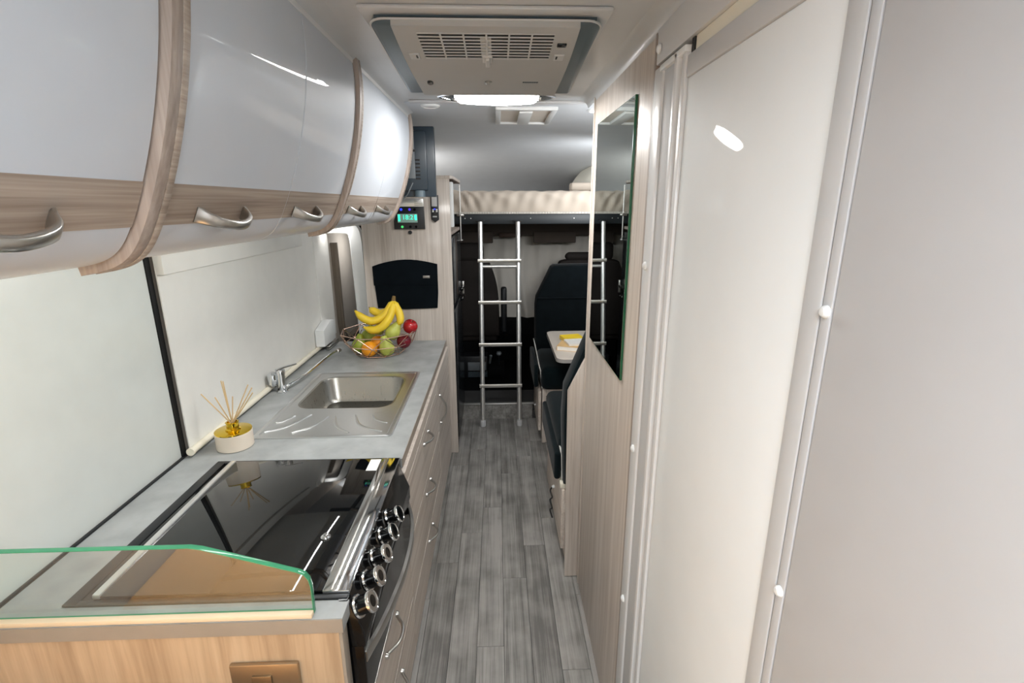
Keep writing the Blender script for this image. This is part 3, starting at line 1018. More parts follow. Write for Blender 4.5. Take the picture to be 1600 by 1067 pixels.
def drawer(unit, y0, y1, z0, z1, hz=None, hy=None):
    d = obj('drawer', B().box(XF - 0.018, XF, y0 + 0.0015, y1 - 0.0015, z0 + 0.0015, z1 - 0.0015, 0.0012, 1), 'front_wood', unit)
    e = B()
    e.box(XF - 0.016, XF + 0.0004, y0 + 0.002, y1 - 0.002, z1 - 0.0042, z1 - 0.0013, 0.0003, 1)
    obj('front_edge', e, 'pale_wood', d)
    if hz is not None:
        arch_handle((XF, hy[0], hz), (XF, hy[1], hz), 0.034, d)
    return d


u1 = thing('drawer_unit', 'low wooden unit of two wide drawers under the cooker', 'drawers', (-0.7, 1.26, 0.0))
obj('carcass', B().box(-0.98, XF - 0.019, 0.947, 1.577, 0.03, 0.508), 'front_wood', u1)
obj('plinth', B().box(-0.9, XF - 0.012, 0.947, 1.577, 0.001, 0.029), 'black', u1)
drawer(u1, 0.948, 1.578, 0.272, 0.514, 0.452, (1.15, 1.31))
drawer(u1, 0.948, 1.578, 0.030, 0.270, 0.212, (1.16, 1.32))
u2 = thing('drawer_unit', 'wooden stack of drawers with three bow handles below the sink', 'drawers', (-0.7, 2.06, 0.0))
obj('carcass', B().box(-0.98, XF - 0.019, 1.582, 2.548, 0.03, 0.66), 'front_wood', u2)
obj('plinth', B().box(-0.9, XF - 0.012, 1.582, 2.548, 0.001, 0.029), 'black', u2)
drawer(u2, 1.580, 2.550, 0.738, 0.793)
drawer(u2, 1.580, 2.550, 0.486, 0.736, 0.685, (2.00, 2.14))
drawer(u2, 1.580, 2.550, 0.228, 0.484, 0.436, (2.00, 2.14))
drawer(u2, 1.580, 2.550, 0.030, 0.226, 0.190, (2.00, 2.14))
u3 = thing('narrow_cupboard', 'narrow wooden cupboard door with upright handle next to the bulkhead', 'cupboard', (-0.7, 2.87, 0.0))
obj('carcass', B().box(-0.98, XF - 0.019, 2.553, 3.21, 0.03, 0.79), 'front_wood', u3)
obj('plinth', B().box(-0.9, XF - 0.012, 2.553, 3.21, 0.001, 0.029), 'black', u3)
dd = obj('door', B().box(XF - 0.018, XF, 2.552, 3.19, 0.030, 0.793, 0.0012, 1), 'front_wood', u3)
arch_handle((XF, 2.63, 0.672), (XF, 2.63, 0.50), 0.034, dd)

# sink
sk = thing('kitchen_sink', 'inset stainless steel sink with ribbed drainer', 'sink', (-0.68, 2.18, ZT))
BX0, BX1, BY0, BY1 = -0.895, -0.487, 2.085, 2.487
rim = [rrect(-0.955, -0.419, 1.788, 2.562, 0.018, ZT + 0.0005), rrect(-0.955, -0.419, 1.788, 2.562, 0.018, ZT + 0.004),
       rrect(-0.948, -0.426, 1.795, 2.555, 0.016, ZT + 0.006), rrect(-0.938, -0.436, 1.805, 2.545, 0.014, ZT + 0.0065),
       rrect(-0.932, -0.442, 1.811, 2.539, 0.014, ZT + 0.003),
       rrect(BX0 - 0.012, BX1 + 0.012, BY0 - 0.012, BY1 + 0.012, 0.075, ZT + 0.003)]
obj('rim', B().loops(rim), 'steel', sk, sharp=0.12)
bowl = [rrect(BX0 - 0.012, BX1 + 0.012, BY0 - 0.012, BY1 + 0.012, 0.075, ZT + 0.003),
        rrect(BX0 - 0.004, BX1 + 0.004, BY0 - 0.004, BY1 + 0.004, 0.07, ZT + 0.001),
        rrect(BX0, BX1, BY0, BY1, 0.066, ZT - 0.006), rrect(BX0 + 0.012, BX1 - 0.012, BY0 + 0.012, BY1 - 0.012, 0.06, ZT - 0.105),
        rrect(BX0 + 0.024, BX1 - 0.024, BY0 + 0.024, BY1 - 0.024, 0.055, ZT - 0.122), rrect(BX0 + 0.06, BX1 - 0.06, BY0 + 0.06, BY1 - 0.06, 0.045, ZT - 0.128)]
obj('bowl', B().loops(bowl, False, True), 'steel_bowl', sk)
obj('drain', B().lathe([(0.03, 0), (0.028, 0.003), (0.02, 0.001), (0, 0.0)], (-0.69, 2.28, ZT - 0.128), 20), 'chrome', sk)
arcs = [[(-0.918, 1.925), (-0.897, 1.950), (-0.865, 1.995)][::-1], [(-0.925, 1.838), (-0.862, 1.895), (-0.80, 2.005)], [(-0.815, 1.828), (-0.757, 1.893), (-0.722, 1.985)],
        [(-0.694, 1.985), (-0.660, 1.89), (-0.592, 1.822)], [(-0.611, 1.994), (-0.565, 1.893), (-0.466, 1.830)], [(-0.537, 1.992), (-0.51, 1.945), (-0.462, 1.910)]]
for a in arcs:
    pts = spline([(x, y, ZT + 0.003) for x, y in a], 14)
    rr = [(0.0065 * (0.45 + 0.55 * math.sin(PI * k / 14)), 0.0045) for k in range(15)]
    obj('drainer_ridge', B().sweep(pts, rr, n=10, up=(0, 0, 1)), 'steel', sk)

# tap
tp = thing('mixer_tap', 'chrome mixer tap with spout folded down along the sink', 'tap', (-1.045, 2.30, ZT))
obj('body', B().lathe([(0.026, 0), (0.026, 0.006), (0.0205, 0.012), (0.018, 0.05), (0.019, 0.085), (0.0215, 0.100), (0.0205, 0.112), (0, 0.114)], (-1.042, 2.30, ZT), 24), 'chrome', tp)
obj('lever', B().sweep(spline([(-1.055, 2.285, 0.943), (-1.03, 2.31, 0.949), (-0.985, 2.355, 0.953)], 10), [(0.011 - 0.0006 * k, 0.0035) for k in range(11)], rect=True, up=(0, 0, 1)), 'chrome', tp)
obj('side_knuckle', B().lathe([(0.012, 0), (0.021, 0.012), (0.0235, 0.035), (0.022, 0.058), (0.012, 0.070), (0, 0.072)], (-1.078, 2.292, 0.862), 20), 'chrome', tp)
spp = spline([(-1.03, 2.31, 0.852), (-1.012, 2.34, 0.855), (-0.985, 2.46, 0.862), (-0.967, 2.62, 0.872), (-0.955, 2.75, 0.878), (-0.948, 2.82, 0.876), (-0.945, 2.86, 0.870)], 30)
obj('spout', B().sweep(spp, 0.009, n=12), 'chrome', tp)
obj('aerator', B().cyl((-0.946, 2.845, 0.872), (-0.944, 2.880, 0.866), 0.0135, 0.0145, n=16), 'satin', tp)

# reed diffuser
rd = thing('reed_diffuser', 'cream reed diffuser with gold lid and seven sticks on the worktop', 'diffuser', (-0.985, 1.735, ZT))
DC = (-0.985, 1.735, ZT)
obj('jar', B().lathe([(0.058, 0), (0.063, 0.003), (0.063, 0.061), (0.060, 0.064), (0, 0.064)], DC, 36), 'jar', rd)
obj('gold_lid', B().lathe([(0.0625, 0.0635), (0.0625, 0.067), (0.06, 0.068), (0, 0.068)], DC, 36), 'gold', rd)
obj('collar', B().lathe([(0.026, 0.068), (0.026, 0.073), (0.021, 0.076), (0.021, 0.096), (0.023, 0.098), (0.017, 0.100), (0.015, 0.090), (0, 0.089)], DC, 28), 'gold', rd)
for dx, dy, dz in ((-0.100, 0.01, 0.205), (-0.055, 0.015, 0.19), (-0.012, -0.005, 0.26), (0.006, 0.02, 0.19), (0.068, 0.02, 0.235), (0.083, 0.015, 0.225), (0.096, -0.01, 0.215), (-0.020, 0.02, 0.25)):
    q = Vector(DC)
    obj('reed', B().cyl(q + Vector((-dx * 0.14, -dy * 0.1, 0.07)), q + Vector((dx, dy, dz)), 0.0021, n=8), 'reed', rd)

# ================================================================== FRUIT BASKET
BC = Vector((-0.722, 2.965, ZT))
bk = thing('fruit_basket', 'rose gold wire basket holding fruit on the worktop', 'basket', BC)


def ngon(r, z, n, rot):
    return [BC + Vector((r * math.cos(rot + 2 * PI * i / n), r * math.sin(rot + 2 * PI * i / n), z)) for i in range(n)]


NG = 9
rT, rM, rB = ngon(0.226, 0.135, NG, 0.2), ngon(0.205, 0.07, NG, 0.2 + PI / NG), ngon(0.145, 0.0045, NG, 0.2)


def ringwire(p, r):
    q = B()
    for i in range(len(p)):
        q.cyl(p[i], p[(i + 1) % len(p)], r, n=8)
    return q


obj('top_ring', ringwire(rT, 0.0032), 'rose_wire', bk)
obj('middle_ring', ringwire(rM, 0.0024), 'rose_wire', bk)
obj('base_ring', ringwire(rB, 0.003), 'rose_wire', bk)
for i in range(NG):
    q = B()
    q.cyl(rT[i], rM[i], 0.0024, n=6)
    q.cyl(rT[i], rM[i - 1], 0.0024, n=6)
    q.cyl(rM[i], rB[i], 0.0024, n=6)
    q.cyl(rM[i - 1], rB[i], 0.0024, n=6)
    obj('side_wire', q, 'rose_wire', bk)
q = B()
for i in range(4):
    q.cyl(rB[i], rB[(i + 5) % NG], 0.0024, n=6)
obj('base_wires', q, 'rose_wire', bk)


def pear(label, c, ax, h, mat, grp='pears in the fruit basket'):
    """c: centre of belly, ax: direction of the stalk"""
    t = thing('pear', label, 'pear', c, grp)
    k = h / 0.115
    pr = [(0, -0.040), (0.012, -0.041), (0.028, -0.034), (0.039, -0.018), (0.0425, 0.0), (0.039, 0.018), (0.030, 0.036), (0.0225, 0.052), (0.019, 0.064), (0.014, 0.072), (0.006, 0.074), (0, 0.072)]
    P = spline([(a, b_, 0) for a, b_ in pr], 28)
    obj('flesh', B().lathe([(max(0, p.x * k), p.y * k) for p in P], c, 24, ax), mat, t, sharp=2)
    a = Vector(ax).normalized()
    s = a.orthogonal().normalized()
    obj('stalk', B().sweep([Vector(c) + a * 0.070 * k, Vector(c) + a * 0.085 * k, Vector(c) + a * 0.098 * k + s * 0.006], [0.002, 0.0018, 0.0026], n=6), 'twig', t)


def apple(label, c, ax, r, mat, grp='red apples in the fruit basket'):
    t = thing('apple', label, 'apple', c, grp)
    pr = [(0, -0.78), (0.15, -0.86), (0.45, -0.84), (0.82, -0.5), (1, 0.05), (0.93, 0.48), (0.65, 0.82), (0.32, 0.90), (0.12, 0.78), (0, 0.66)]
    P = spline([(a, b_, 0) for a, b_ in pr], 28)
    obj('flesh', B().lathe([(max(0, p.x * r), p.y * r) for p in P], c, 24, ax), mat, t, sharp=2)
    a = Vector(ax).normalized()
    obj('stalk', B().cyl(Vector(c) + a * r * 0.6, Vector(c) + a * r * 1.12, 0.0016, 0.0022, n=6), 'twig', t)


og = tag(obj('orange', B().lathe([(0.046 * math.sin(PI * i / 18), -0.045 * math.cos(PI * i / 18)) for i in range(19)], (-0.756, 2.845, 0.882), 26), 'orange', sharp=2), 'bright orange in front at the bottom of the fruit basket', 'orange', 'oranges in the fruit basket')
tag(obj('orange', B().lathe([(0.044 * math.sin(PI * i / 18), -0.044 * math.cos(PI * i / 18)) for i in range(19)], (-0.730, 2.950, 0.890), 26), 'orange', sharp=2), 'orange half hidden behind the front orange in the basket', 'orange', 'oranges in the fruit basket')
pear('green pear with dark upright stalk at the left of the basket', (-0.832, 2.905, 0.885), (0.15, 0.2, 1), 0.115, 'pear_dark')
pear('green pear behind the left pear, under the banana tips', (-0.805, 3.02, 0.905), (0.35, 0.1, 1), 0.125, 'pear_dark')
pear('green pear standing right of the front orange', (-0.656, 2.855, 0.882), (-0.25, 0.1, 1), 0.120, 'pear')
pear('upper green pear lying tilted against the red apple', (-0.626, 2.897, 0.968), (0.55, 0.25, 0.8), 0.118, 'pear')
pear('small green pear mostly hidden below the bananas', (-0.715, 2.94, 0.972), (0, 0.1, 1), 0.080, 'pear')
apple('bright red apple on top at the right of the basket', (-0.533, 2.965, 0.985), (0.5, -0.2, 1), 0.044, 'apple')
apple('dark red apple below the bright one at the right', (-0.567, 2.915, 0.905), (0.2, -0.1, 1), 0.043, 'apple_dark')

bn = thing('banana_bunch', 'bunch of yellow bananas lying on top of the fruit basket', 'bananas', (-0.66, 2.92, 1.0))
stem = Vector((-0.617, 2.945, 1.155))
for pts in ([(-0.632, 2.93, 1.125), (-0.672, 2.905, 1.066), (-0.735, 2.89, 1.040), (-0.790, 2.885, 1.060), (-0.832, 2.885, 1.103)],
            [(-0.622, 2.925, 1.12), (-0.635, 2.885, 1.062), (-0.675, 2.865, 1.012), (-0.728, 2.86, 0.992), (-0.785, 2.865, 1.008)],
            [(-0.606, 2.935, 1.12), (-0.586, 2.92, 1.082), (-0.577, 2.905, 1.045), (-0.588, 2.895, 1.012)],
            [(-0.628, 2.955, 1.12), (-0.66, 2.97, 1.085), (-0.71, 2.98, 1.065), (-0.752, 2.985, 1.082), (-0.772, 2.985, 1.100)]):
    sm = spline([stem + Vector((0, 0, -0.002))] + pts, 24)
    rr = [0.007, 0.008, 0.011] + [0.0165] + [0.0215 + 0.0030 * math.sin(PI * k / 17) for k in range(17)] + [0.0205, 0.016, 0.010, 0.0055]
    b1 = obj('banana', B().sweep(sm, rr[:25], n=8), 'banana', bn, sharp=1.2)
    d = (sm[-1] - sm[-2]).normalized()
    obj('banana_tip', B().cyl(sm[-1] - d * 0.002, sm[-1] + d * 0.006, 0.0045, 0.003, n=8), 'banana_tip', b1)
obj('crown', B().sweep([stem + Vector((0, 0, -0.018)), stem + Vector((0, 0, 0.004)), stem + Vector((0.004, 0, 0.022))], [(0.014, 0.012), (0.012, 0.010), (0.009, 0.008)], n=10), 'banana_tip', bn)

# ================================================================== BULKHEAD AND WHAT HANGS ON IT
YP = 3.22
bh = thing('bulkhead', 'tall pale wood bulkhead panel between kitchen and fridge', 'partition', (-0.56, YP + 0.02, 0))
obj('panel', B().box(-0.845, -0.290, YP, YP + 0.03, 0.002, 1.852, 0.001), 'pale_wood', bh)
obj('cap', B().prism([(-0.845, YP - 0.006), (-0.285, YP - 0.006), (-0.268, YP + 0.03), (-0.268, 3.88), (-0.845, 3.88)], 'Z', 1.852, 1.870, 0.002), 'pale_wood', bh)
obj('cap_underside', B().box(-0.84, -0.270, YP + 0.04, 3.875, 1.846, 1.852), 'dark_brown', bh)
obj('side_post', B().box(-0.294, -0.276, YP + 0.045, YP + 0.13, 1.56, 1.835, 0.002), 'white_plastic', bh)
obj('shelf', B().box(-0.845, -0.285, YP + 0.032, 3.92, 1.515, 1.535), 'pillar_wood', bh)

fg = thing('fridge', 'tall black fridge freezer behind the bulkhead panel', 'fridge', (-0.58, 3.6, 0.09))
obj('body', B().box(-0.845, -0.315, YP + 0.033, 3.93, 0.09, 1.508, 0.004), 'black_plastic', fg)
fd = obj('freezer_door', B().box(-0.315, -0.283, YP + 0.036, 3.93, 1.055, 1.500, 0.012, 3), 'fridge', fg)
fe = obj('fridge_door', B().box(-0.315, -0.283, YP + 0.036, 3.93, 0.10, 1.015, 0.012, 3), 'fridge', fg)
obj('handle', B().box(-0.287, -0.262, 3.80, 3.915, 1.06, 1.085, 0.006), 'black_gloss', fd)
obj('handle', B().box(-0.287, -0.262, 3.80, 3.915, 0.985, 1.01, 0.006), 'black_gloss', fe)
obj('latch', B().box(-0.280, -0.262, 3.905, 3.925, 1.02, 1.12, 0.003), 'satin', fd)
obj('hinge_strip', B().box(-0.290, -0.281, 3.50, 3.515, 1.09, 1.49, 0.001), 'dark_brown', fd)
tag(obj('plinth', B().box(-0.845, -0.300, YP + 0.035, 3.795, 0.002, 0.088, 0.002), 'dark_brown'), 'dark wooden plinth board below the black fridge', 'plinth')

gr = thing('bed_guard_rod', 'thin steel rod with a clamp beside the bunk', 'rod', (-0.27, 3.93, 1.5))
obj('rod', B().cyl((-0.278, 3.945, 1.44), (-0.278, 3.945, 1.842), 0.005, n=10), 'satin', gr)
obj('clamp', B().box(-0.305, -0.250, 3.93, 3.96, 1.612, 1.630, 0.004), 'satin', gr)
obj('foot', B().lathe([(0.018, 0), (0.018, 0.008), (0.006, 0.012), (0, 0.012)], (-0.278, 3.945, 1.43), 16), 'satin', gr)

cpn = thing('control_panel', 'black control panel with green digital clock on the bulkhead', 'control panel', (-0.54, YP, 1.55))
obj('case', B().prism([(-0.637, 1.551), (-0.447, 1.551), (-0.449, 1.687), (-0.602, 1.687), (-0.637, 1.60)], 'Y', YP - 0.022, YP - 0.001, 0.003), 'black_plastic', cpn)
obj('silver_top', B().box(-0.610, -0.450, YP - 0.020, YP - 0.001, 1.687, 1.735, 0.002), 'alu', cpn)
for k in range(4):
    obj('ridge', B().box(-0.505, -0.455, YP - 0.0225, YP - 0.0195, 1.694 + k * 0.010, 1.698 + k * 0.010, 0.0008, 1), 'satin', cpn)
scr = obj('screen', B().box(-0.612, -0.490, YP - 0.0235, YP - 0.0215, 1.592, 1.644, 0.001), 'screen', cpn)
mw = Matrix.Translation((-0.540, YP - 0.0242, 1.622)) @ Matrix.Rotation(PI / 2, 4, 'X')
text('clock_digits', '18:21', 0.040, 'digit', scr, mw)
obj('level_bar', B().box(-0.609, -0.596, YP - 0.0246, YP - 0.0233, 1.600, 1.640), 'digit', scr)
obj('level_bar', B().box(-0.505, -0.494, YP - 0.0246, YP - 0.0233, 1.606, 1.638), 'digit', scr)
for x, z, m in ((-0.588, 1.670, 'led_blue'), (-0.536, 1.670, 'led_violet'), (-0.586, 1.566, 'led_green'), (-0.536, 1.566, 'cab_dark'), (-0.505, 1.670, 'cab_dark'), (-0.50, 1.566, 'cab_dark')):
    obj('button', B().lathe([(0.008, 0), (0.008, 0.002), (0.006, 0.003), (0, 0.003)], (x, YP - 0.0215, z), 12, (0, -1, 0)), m, cpn)
tag(obj('knob', B().lathe([(0.012, 0), (0.012, 0.008), (0.009, 0.011), (0, 0.012)], (-0.543, YP - 0.001, 1.531), 16, (0, -1, 0)), 'black_plastic'), 'small round black knob under the control panel', 'knob')
rm = thing('remote_control', 'dark grey remote control in a holder right of the control panel', 'remote', (-0.38, YP - 0.01, 1.59))
obj('body', B().prism([(-0.405, 1.610), (-0.383, 1.592), (-0.358, 1.608), (-0.358, 1.755), (-0.405, 1.752)], 'Y', YP - 0.022, YP - 0.006, 0.003), 'black_plastic', rm)
obj('holder', B().box(-0.404, -0.360, YP - 0.006, YP - 0.001, 1.62, 1.74, 0.002), 'black_plastic', rm)
obj('display', B().box(-0.399, -0.366, YP - 0.0235, YP - 0.0215, 1.688, 1.745, 0.001), 'frame_grey', rm)
for i, (x, z) in enumerate(((-0.393, 1.668), (-0.370, 1.668), (-0.382, 1.672), (-0.393, 1.658), (-0.370, 1.658))):
    obj('key', B().box(x - 0.005, x + 0.005, YP - 0.0245, YP - 0.0215, z - 0.004, z + 0.004, 0.001), 'alu' if i != 2 else 'led_blue', rm)
obj('name_plate', B().box(-0.396, -0.370, YP - 0.0232, YP - 0.0215, 1.623, 1.631, 0.0005), 'frame_grey', rm)

pc = thing('wall_pouch', 'black fabric wall pouch with a curved flap on the bulkhead', 'pouch', (-0.585, YP - 0.005, 1.05))


def pouch_o(z):
    return (-0.792 + (1.33 - z) * 0.062, -0.381 - (1.33 - z) * 0.03)


pts = [(-0.776, 1.052), (-0.72, 1.049), (-0.60, 1.043), (-0.45, 1.047), (-0.392, 1.050), (-0.384, 1.15), (-0.383, 1.27), (-0.791, 1.27)]
obj('pocket', B().prism(pts, 'Y', YP - 0.014, YP - 0.001, 0.004), 'pouch', pc)
ft = [(-0.383, 1.20), (-0.381, 1.335)] + [(-0.381 - 0.411 * i / 10, 1.335 - 0.010 * i / 10 + 0.034 * math.sin(PI * i / 10)) for i in range(1, 10)] + [(-0.792, 1.322), (-0.790, 1.20)]
obj('flap', B().prism(ft, 'Y', YP - 0.020, YP - 0.012, 0.003), 'pouch', pc)
obj('badge', B().box(-0.475, -0.432, YP - 0.0225, YP - 0.0195, 1.246, 1.262, 0.001), 'pewter', pc)

# television
tv = thing('television', 'dark television turned away on an arm above the control panel', 'television', (-0.52, 2.56, 1.72))
obj('case', B().box(-0.76, -0.293, 2.545, 2.575, 1.735, 2.055, 0.006), 'tv', tv)
obj('back_cover', B().box(-0.70, -0.330, 2.530, 2.546, 1.765, 2.035, 0.006), 'tv', tv)
for k in range(6):
    obj('vent_slot', B().box(-0.385, -0.362, 2.5285, 2.531, 1.815 + k * 0.017, 1.822 + k * 0.017), 'black', tv)
obj('port_plate', B().box(-0.42, -0.386, 2.526, 2.531, 1.82, 2.01, 0.002), 'cab_grey', tv)
obj('port_plate_clip', B().box(-0.42, -0.380, 2.522, 2.531, 1.94, 1.95, 0.001), 'black', tv)
obj('foot', B().cyl((-0.372, 2.545, 1.735), (-0.372, 2.545, 1.765), 0.026, n=20), 'slate', tv)
obj('arm', B().box(-0.60, -0.55, 2.575, YP - 0.002, 1.86, 1.89, 0.003), 'black_plastic', tv)
obj('cable', B().sweep(spline([(-0.40, 2.525, 1.80), (-0.415, 2.52, 1.77), (-0.435, 2.53, 1.74), (-0.47, 2.55, 1.72)], 12), 0.003, n=6), 'cab_grey', tv)

# ================================================================== LADDER
ld = thing('bunk_ladder', 'aluminium ladder leaning up to the bunk', 'ladder', (0.012, 3.65, 0))


def lad(x, z, dy=0):
    return (x, 3.655 + 0.30 * z / 1.575 + dy, z)


for x in (-0.128, 0.162):
    obj('rail', B().cyl(lad(x, 0.03), lad(x, 1.575), 0.018, n=16), 'alu', ld)
    obj('rubber_foot', B().lathe([(0.021, 0), (0.023, 0.004), (0.021, 0.045), (0.018, 0.05), (0, 0.05)], (x, 3.655, 0.001), 18), 'frame_grey', ld)
    obj('hook', B().box(x - 0.035, x + 0.035, 3.935, 3.968, 1.572, 1.582, 0.003), 'black_plastic', ld)
for z in (1.28, 0.965, 0.642, 0.322):
    a, c = lad(-0.150, z, -0.016), lad(0.184, z, -0.016)
    obj('rung', B().sweep([a, c], [(0.009, 0.013)] * 2, rect=True, up=(0, 0, 1)), 'satin', ld)
    for x in (-0.128, 0.162):
        p = Vector(lad(x, z))
        obj('rung_clip', B().cyl(p - Vector((0, 0, 0.013)), p + Vector((0, 0.004, 0.013)), 0.0205, n=16), 'alu', ld)
obj('rung', B().cyl(lad(-0.128, 1.235), lad(0.162, 1.235), 0.013, n=12), 'alu', ld)

# ================================================================== BUNK
bd = thing('bunk_bed', 'bunk bed with wrinkled beige mattress cover above the cab', 'bed', (0.0, 4.6, 1.55))


def mt(u, v):
    x = -1.1 + 2.2 * u
    s = v
    wr = 0.010 * math.sin(23 * x + 5 * s * 3) * math.sin(9 * x + 1.3) + 0.006 * math.sin(61 * x - 9 * s)
    wr += 0.014 * math.exp(-((x + 0.20 + 0.15 * s) / 0.12) ** 2) * math.sin(80 * (x + 0.25 * s))
    edge = max(0.0, math.sin(PI * min(1, s / 0.42)))
    if s < 0.42:
        k = s / 0.42
        a = k * PI / 2
        return (x, 4.00 - 0.03 * math.sin(k * PI) + wr * (0.3 + 0.7 * edge), 1.642 + 0.158 * math.sin(a) + 0.3 * wr * k)
    k = (s - 0.42) / 0.58
    return (x, 4.00 + k * 1.25, 1.80 + 0.3 * wr - 0.02 * k)


obj('mattress', B().grid(mt, 150, 26), 'mattress', bd, sharp=1.5)
obj('base_board', B().box(-1.1, 1.1, 3.972, 3.99, 1.552, 1.628, 0.004), 'bed_base', bd)
obj('slab', B().box(-1.1, 1.1, 3.99, 5.28, 1.565, 1.64), 'cab_roof', bd)
tr = B()
for i in range(110):
    x = -0.42 + i * 0.0125
    tr.box(x, x + 0.0085, 3.955, 3.985, 1.6285, 1.644, 0.001, 1)
o = obj('edge_trim', tr, 'trim_perf', bd)
for x in (-0.20, 0.262, -0.245, 0.60):
    obj('screw', B().lathe([(0.004, 0), (0.003, 0.002), (0, 0.0025)], (x, 3.972, 1.595), 10, (0, -1, 0)), 'alu', bd)


def pil(cx, cy, cz, hx, hy, hz, rz, rx):
    t = bmesh.new()
    bmesh.ops.create_uvsphere(t, u_segments=28, v_segments=16, radius=1)
    for v in t.verts:
        x, y, z = v.co
        p = 0.45
        x = math.copysign(abs(x) ** p, x) if abs(x) > 1e-6 else 0
        y = math.copysign(abs(y) ** p, y) if abs(y) > 1e-6 else 0
        e = (1 - 0.6 * max(abs(x), abs(y)) ** 6)
        v.co = (x * hx, y * hy, z * hz * e)
    t.transform(Matrix.Translation((cx, cy, cz)) @ Matrix.Rotation(rz, 4, 'Z') @ Matrix.Rotation(rx, 4, 'Y'))
    q = B()
    q.add(t)
    return q


tag(obj('pillow', pil(0.86, 4.62, 1.965, 0.22, 0.27, 0.07, 0.15, -0.85), 'pillow', sharp=2), 'cream pillow propped at the right end of the bunk', 'pillow')
tag(obj('folded_blanket', B().box(0.60, 0.80, 4.15, 4.30, 1.803, 1.868, 0.015, 3), 'mattress'), 'small folded beige blanket in front of the bunk pillow', 'blanket')

# ================================================================== CAB
cu = thing('windscreen_curtain', 'pleated grey beige curtain drawn across the windscreen', 'curtain', (0, 5.25, 0.5))


def cur(u, v):
    x = -1.05 + 2.1 * u
    z = 0.53 + 0.92 * v
    f = 0.016 * math.sin(34 * x + 2.5 * math.sin(3 * v)) + 0.012 * math.sin(13 * x + 4 * v) + 0.010 * math.sin(57 * x + 6 * v) * (1 - v)
    return (x, 5.24 + f - 0.02 * v, z)


obj('cloth', B().grid(cur, 160, 16), 'curtain', cu, sharp=1.5)
hb = thing('cab_header', 'brown padded cab header with sun visors above the curtain', 'header', (0, 5.1, 1.3))
obj('lining', B().box(-1.05, 1.05, 5.04, 5.12, 1.40, 1.55, 0.01), 'cab_roof', hb)
for x in (-0.46, 0.36):
    obj('sun_visor', B().box(x, x + 0.42, 5.00, 5.03, 1.33, 1.44, 0.01), 'cab_roof', hb)
obj('mirror_console', B().box(0.02, 0.24, 4.99, 5.035, 1.385, 1.43, 0.008), 'dark_brown', hb)
ds = thing('dashboard', 'black cab dashboard below the curtain with a centre console', 'dashboard', (0, 5.1, 0.13))
obj('body', B().prism([(4.98, 0.13), (5.4, 0.13), (5.4, 0.52), (5.12, 0.52), (4.96, 0.42)], 'X', -1.05, 1.05, 0.01), 'cab_dark', ds)
cn = thing('cab_console', 'low black console with grey panel and gear lever at the ladder foot', 'console', (-0.2, 4.5, 0.13))
obj('vent_box', B().box(-0.34, -0.10, 4.44, 4.60, 0.132, 0.34, 0.012), 'black_plastic', cn)
obj('console_pad', B().box(-0.285, -0.115, 4.425, 4.44, 0.205, 0.285, 0.004), 'cab_grey', cn)
for k in range(4):
    obj('console_slat', B().box(-0.285, -0.105, 4.43, 4.442, 0.140 + 0.014 * k, 0.146 + 0.014 * k, 0.001), 'slate', cn)
obj('tunnel', B().box(-0.10, 0.06, 4.40, 4.60, 0.132, 0.25, 0.012), 'cab_dark', cn)
obj('gear_lever', B().sweep([(0.005, 4.48, 0.24), (0.005, 4.45, 0.31), (0.005, 4.44, 0.35)], [0.012, 0.009, 0.009], n=10), 'black_plastic', cn)
obj('gear_knob', B().lathe([(0.0, -0.02), (0.02, -0.014), (0.026, 0.0), (0.02, 0.016), (0, 0.022)], (0.005, 4.44, 0.365), 16), 'cab_grey', cn)
obj('handbrake', B().sweep([(-0.085, 4.52, 0.23), (-0.075, 4.46, 0.31), (-0.07, 4.44, 0.345)], [0.012, 0.011, 0.013], n=10), 'cab_grey', cn)


def cab_seat(label, cx, head):
    t = thing('cab_chair', label, 'seat', (cx, 4.75, 0.13), 'front cab seats')
    prof = [(-0.24, 0.48), (-0.245, 0.8), (-0.235, 1.0), (-0.20, 1.14), (-0.14, 1.20), (0.14, 1.20), (0.20, 1.13), (0.245, 0.98), (0.265, 0.80), (0.27, 0.48)]
    P = spline([(x, z, 0) for x, z in prof], 40)
    obj('backrest', B().prism([(cx + p.x, p.y) for p in P], 'Y', 4.62, 4.74, 0.03), 'cab_seat', t)
    obj('seat', B().box(cx - 0.25, cx + 0.25, 4.66, 4.93, 0.42, 0.55, 0.03, 3), 'cab_seat', t)
    obj('pedestal', B().box(cx - 0.2, cx + 0.2, 4.68, 4.92, 0.131, 0.42, 0.01), 'cab_dark', t)
    obj('headrest', B().box(cx - 0.13, cx + 0.13, 4.64, 4.73, 1.19, head, 0.045, 4), 'cab_seat', t)
    obj('armrest', B().box(cx + 0.285, cx + 0.34, 4.60, 4.68, 0.52, 0.955, 0.018, 3), 'black_plastic', t)
    return t


cab_seat('left cab seat with raised armrest behind the ladder', -0.255, 1.36)
cab_seat('right cab seat seen over the dinette backrest', 0.76, 1.27)

# ================================================================== DINETTE
tb_ = thing('dinette_table', 'pale dinette table with rounded corners and grey edge', 'table', (0.74, 3.27, 0))
TZ = 0.78
obj('table_top', B().loops([rrect(0.362, 1.118, 2.92, 3.63, 0.05, TZ - 0.0225), rrect(0.362, 1.118, 2.92, 3.63, 0.05, TZ - 0.001), rrect(0.364, 1.116, 2.922, 3.628, 0.049, TZ)], True, True), 'table', tb_)
obj('table_edge', B().loops([rrect(0.360, 1.119, 2.918, 3.632, 0.052, TZ - 0.026), rrect(0.360, 1.119, 2.918, 3.632, 0.052, TZ - 0.003)], True, False), 'table_edge', tb_)
obj('table_leg', B().cyl((0.85, 3.08, 0.002), (0.85, 3.08, TZ - 0.026), 0.03, n=16), 'satin', tb_)


